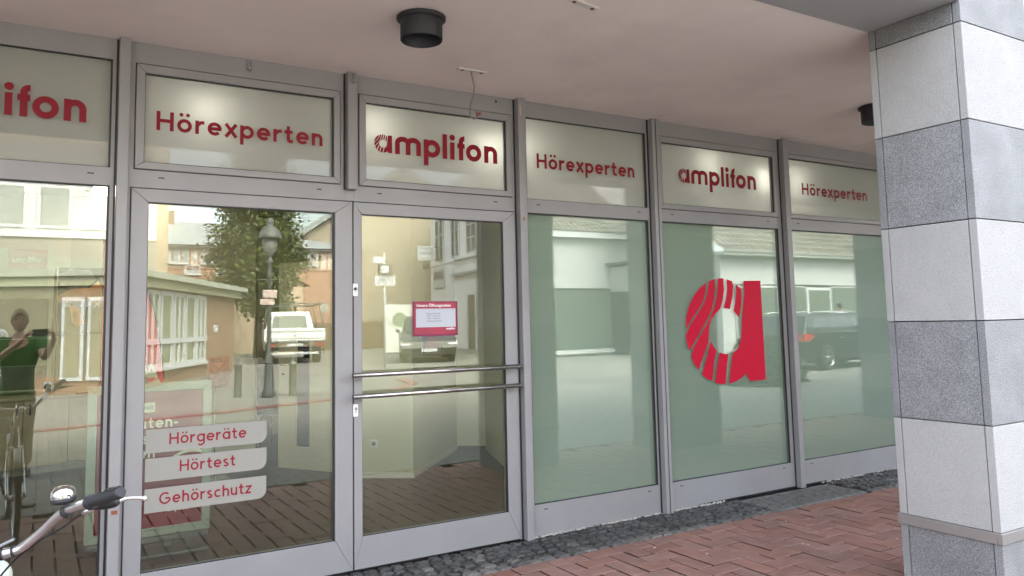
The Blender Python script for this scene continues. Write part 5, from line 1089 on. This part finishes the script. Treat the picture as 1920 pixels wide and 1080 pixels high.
def person(label, loc, rz, sc, J, shirt, trousers, hair, shoes, hands, sleeves=.45, legs=1.0, head_rz=0, group=None):
    t = empty('person', (*loc, 0), rz, label=label, cat='person', group=group); t.scale = (sc,)*3
    V = [J['pel'], J['waist'], J['chest'], J['neck0'], J['neck1']]; E_ = [(0, 1), (1, 2), (2, 3), (3, 4)]; Rd = [(.145, .10), (.13, .09), (.155, .10), .075, .052]
    def chain(start, pts, rs):
        i = start
        for p, r_ in zip(pts, rs): V.append(p); Rd.append(r_); E_.append((i, len(V)-1)); i = len(V)-1
    for s2 in ('l', 'r'):
        chain(2, [J['sh'+s2], lerp(J['sh'+s2], J['el'+s2], .5), J['el'+s2], lerp(J['el'+s2], J['wr'+s2], .4), J['wr'+s2]], [.062, .048, .040, .038, .026])
        chain(0, [J['hip'+s2], lerp(J['hip'+s2], J['kn'+s2], .5), J['kn'+s2], lerp(J['kn'+s2], J['an'+s2], .4), J['an'+s2]], [.088, .078, .055, .054, .036])
    skin_mesh('body', V, E_, Rd, SKIN, t)
    # shirt
    V = [J['pel'], lerp(J['pel'], J['waist'], -.55), J['waist'], J['chest'], J['neck0']]; E_ = [(0, 1), (0, 2), (2, 3), (3, 4)]; Rd = [(.170, .128), (.175, .130), (.158, .118), (.175, .122), .075]
    for s2 in ('l', 'r'): chain(3, [J['sh'+s2], lerp(J['sh'+s2], J['el'+s2], sleeves)], [.080, .066]) if sleeves < .9 else chain(3, [J['sh'+s2], lerp(J['sh'+s2], J['el'+s2], .5), J['el'+s2], lerp(J['el'+s2], J['wr'+s2], .85)], [.078, .062, .054, .042])
    skin_mesh('shirt', V, E_, Rd, shirt, t)
    V = [J['pel'], lerp(J['pel'], J['waist'], .6)]; E_ = [(0, 1)]; Rd = [(.158, .116), (.150, .110)]
    for s2 in ('l', 'r'): chain(0, [J['hip'+s2], lerp(J['hip'+s2], J['kn'+s2], .6), J['kn'+s2]]+([lerp(J['kn'+s2], J['an'+s2], .5), lerp(J['kn'+s2], J['an'+s2], .92)] if legs >= 1 else []), [.100, .090, .070]+([.066, .058] if legs >= 1 else []))
    skin_mesh('trousers' if legs >= 1 else 'shorts', V, E_, Rd, trousers, t)
    for s2 in ('l', 'r'):
        a = J['an'+s2]; m = MB(); m.prism([(a[0]-.045, a[1]-.07), (a[0]-.05, a[1]+.06), (a[0]-.03, a[1]+.17), (a[0]+.03, a[1]+.17), (a[0]+.05, a[1]+.06), (a[0]+.045, a[1]-.07)], a[2]-.075, a[2]+.0, 'z'); m.build('shoe', shoes, t, .02, 3)
    head(t, J['head'], head_rz, hair)
    for (wr, d, up) in hands: hand(t, wr, d, up)
    return t
def standing(dx=0, **kw):
    J = dict(pel=(0, 0, .96), waist=(0, 0, 1.12), chest=(0, 0, 1.34), neck0=(0, -.01, 1.48), neck1=(0, .0, 1.56), head=(0, .02, 1.66), shl=(-.19, 0, 1.42), shr=(.19, 0, 1.42), ell=(-.25, -.03, 1.14), elr=(.25, -.03, 1.14), wrl=(-.24, .05, .90), wrr=(.24, .05, .90),
             hipl=(-.09, 0, .92), hipr=(.09, 0, .92), knl=(-.10, .02, .50), knr=(.10, .02, .50), anl=(-.10, -.02, .08), anr=(.10, -.02, .08))
    J.update(kw); return J
HB = mat('hair_blond', (.34, .23, .12), .6, bump=.4, bscale=150); HD = mat('hair_dark', (.025, .018, .014), .5, bump=.4, bscale=150); HG = mat('hair_grey', (.4, .39, .37), .6, bump=.4, bscale=150)
# photographer, standing just behind the camera position and holding the phone
k = 1.05
J = standing(ell=(-.22, .20, 1.22), elr=(.24, .22, 1.25), wrl=(.045, .285, 1.462), wrr=(.33, .27, 1.475))
ph = person('blond photographer in a green shirt holding up a dark phone', (-.20, -5.40), 0, k, J, mat('green_shirt', (.045, .12, .025), .85, var=.1), mat('grey_trousers', (.09, .10, .11), .8), HB, BLACKM,
       [((.045, .285, 1.462), (.45, .25, .75), (-.5, .1, .6)), ((.33, .27, 1.475), (-.45, .25, .75), (.5, .1, .6))], sleeves=.6)
m = MB(); m.box(-.075, .095, -5.066, -5.056, 1.562, 1.642); phn = m.build('phone', mat('phone_black', (.01, .01, .012), .15), None, .004); tag(phn, 'dark phone held sideways in both hands by the photographer', 'phone')
m = MB(); m.box(-.02, .02, -5.0555, -5.0535, 1.583, 1.615); m.build('camera_island', mat('phone_black', (.01,)*3), phn, .0008)
# cyclist
cz = 1.0
J = dict(pel=(0, -.52, .98), waist=(0, -.46, 1.10), chest=(0, -.34, 1.30), neck0=(0, -.28, 1.42), neck1=(0, -.24, 1.49), head=(0, -.20, 1.58), shl=(-.19, -.31, 1.36), shr=(.19, -.31, 1.36), ell=(-.27, -.22, 1.13), elr=(.28, -.22, 1.13), wrl=(-.30, -.17, 1.13), wrr=(.30, -.17, 1.13),
         hipl=(-.09, -.50, .94), hipr=(.09, -.50, .94), knl=(-.12, -.12, .80), knr=(.12, -.10, .62), anl=(-.12, -.22, .46), anr=(.13, -.30, .26))
J['wrl'] = (-.31, -.20, 1.12); J['wrr'] = (.31, -.20, 1.12); J['ell'] = (-.31, -.33, 1.17); J['elr'] = (.31, -.33, 1.17)
cyp = person('dark haired cyclist in a white t-shirt and black shorts on a bicycle', (-.45, -6.55), R(-28), 1.16, J, mat('white_shirt', (.62, .62, .60), .85), mat('black_shorts', (.012, .012, .018), .8), HD, WHP,
       [((-.31, -.20, 1.12), (0, 1, -.1), (0, .1, 1)), ((.31, -.20, 1.12), (0, 1, -.1), (0, .1, 1))], sleeves=.5, legs=.5, head_rz=R(30))
for (x, y), lb, sh, hr in (((24.9, -12.9), 'pedestrian in a pale blue shirt behind the estate car', (.50, .58, .62), HD), ((26.4, -12.9), 'grey haired pedestrian in a grey jacket behind the estate car', (.20, .20, .18), HG)):
    person(lb, (x, y), R(200), 1.16, standing(), mat('shirt_'+str(sh[0]), sh, .85), mat('dark_trousers', (.05, .05, .055), .8), hr, BLACKM, [((-.24, .05, .90), (0, .15, -1), (-1, 0, 0)), ((.24, .05, .90), (0, .15, -1), (1, 0, 0))], sleeves=1, group='pedestrians walking behind the estate car')
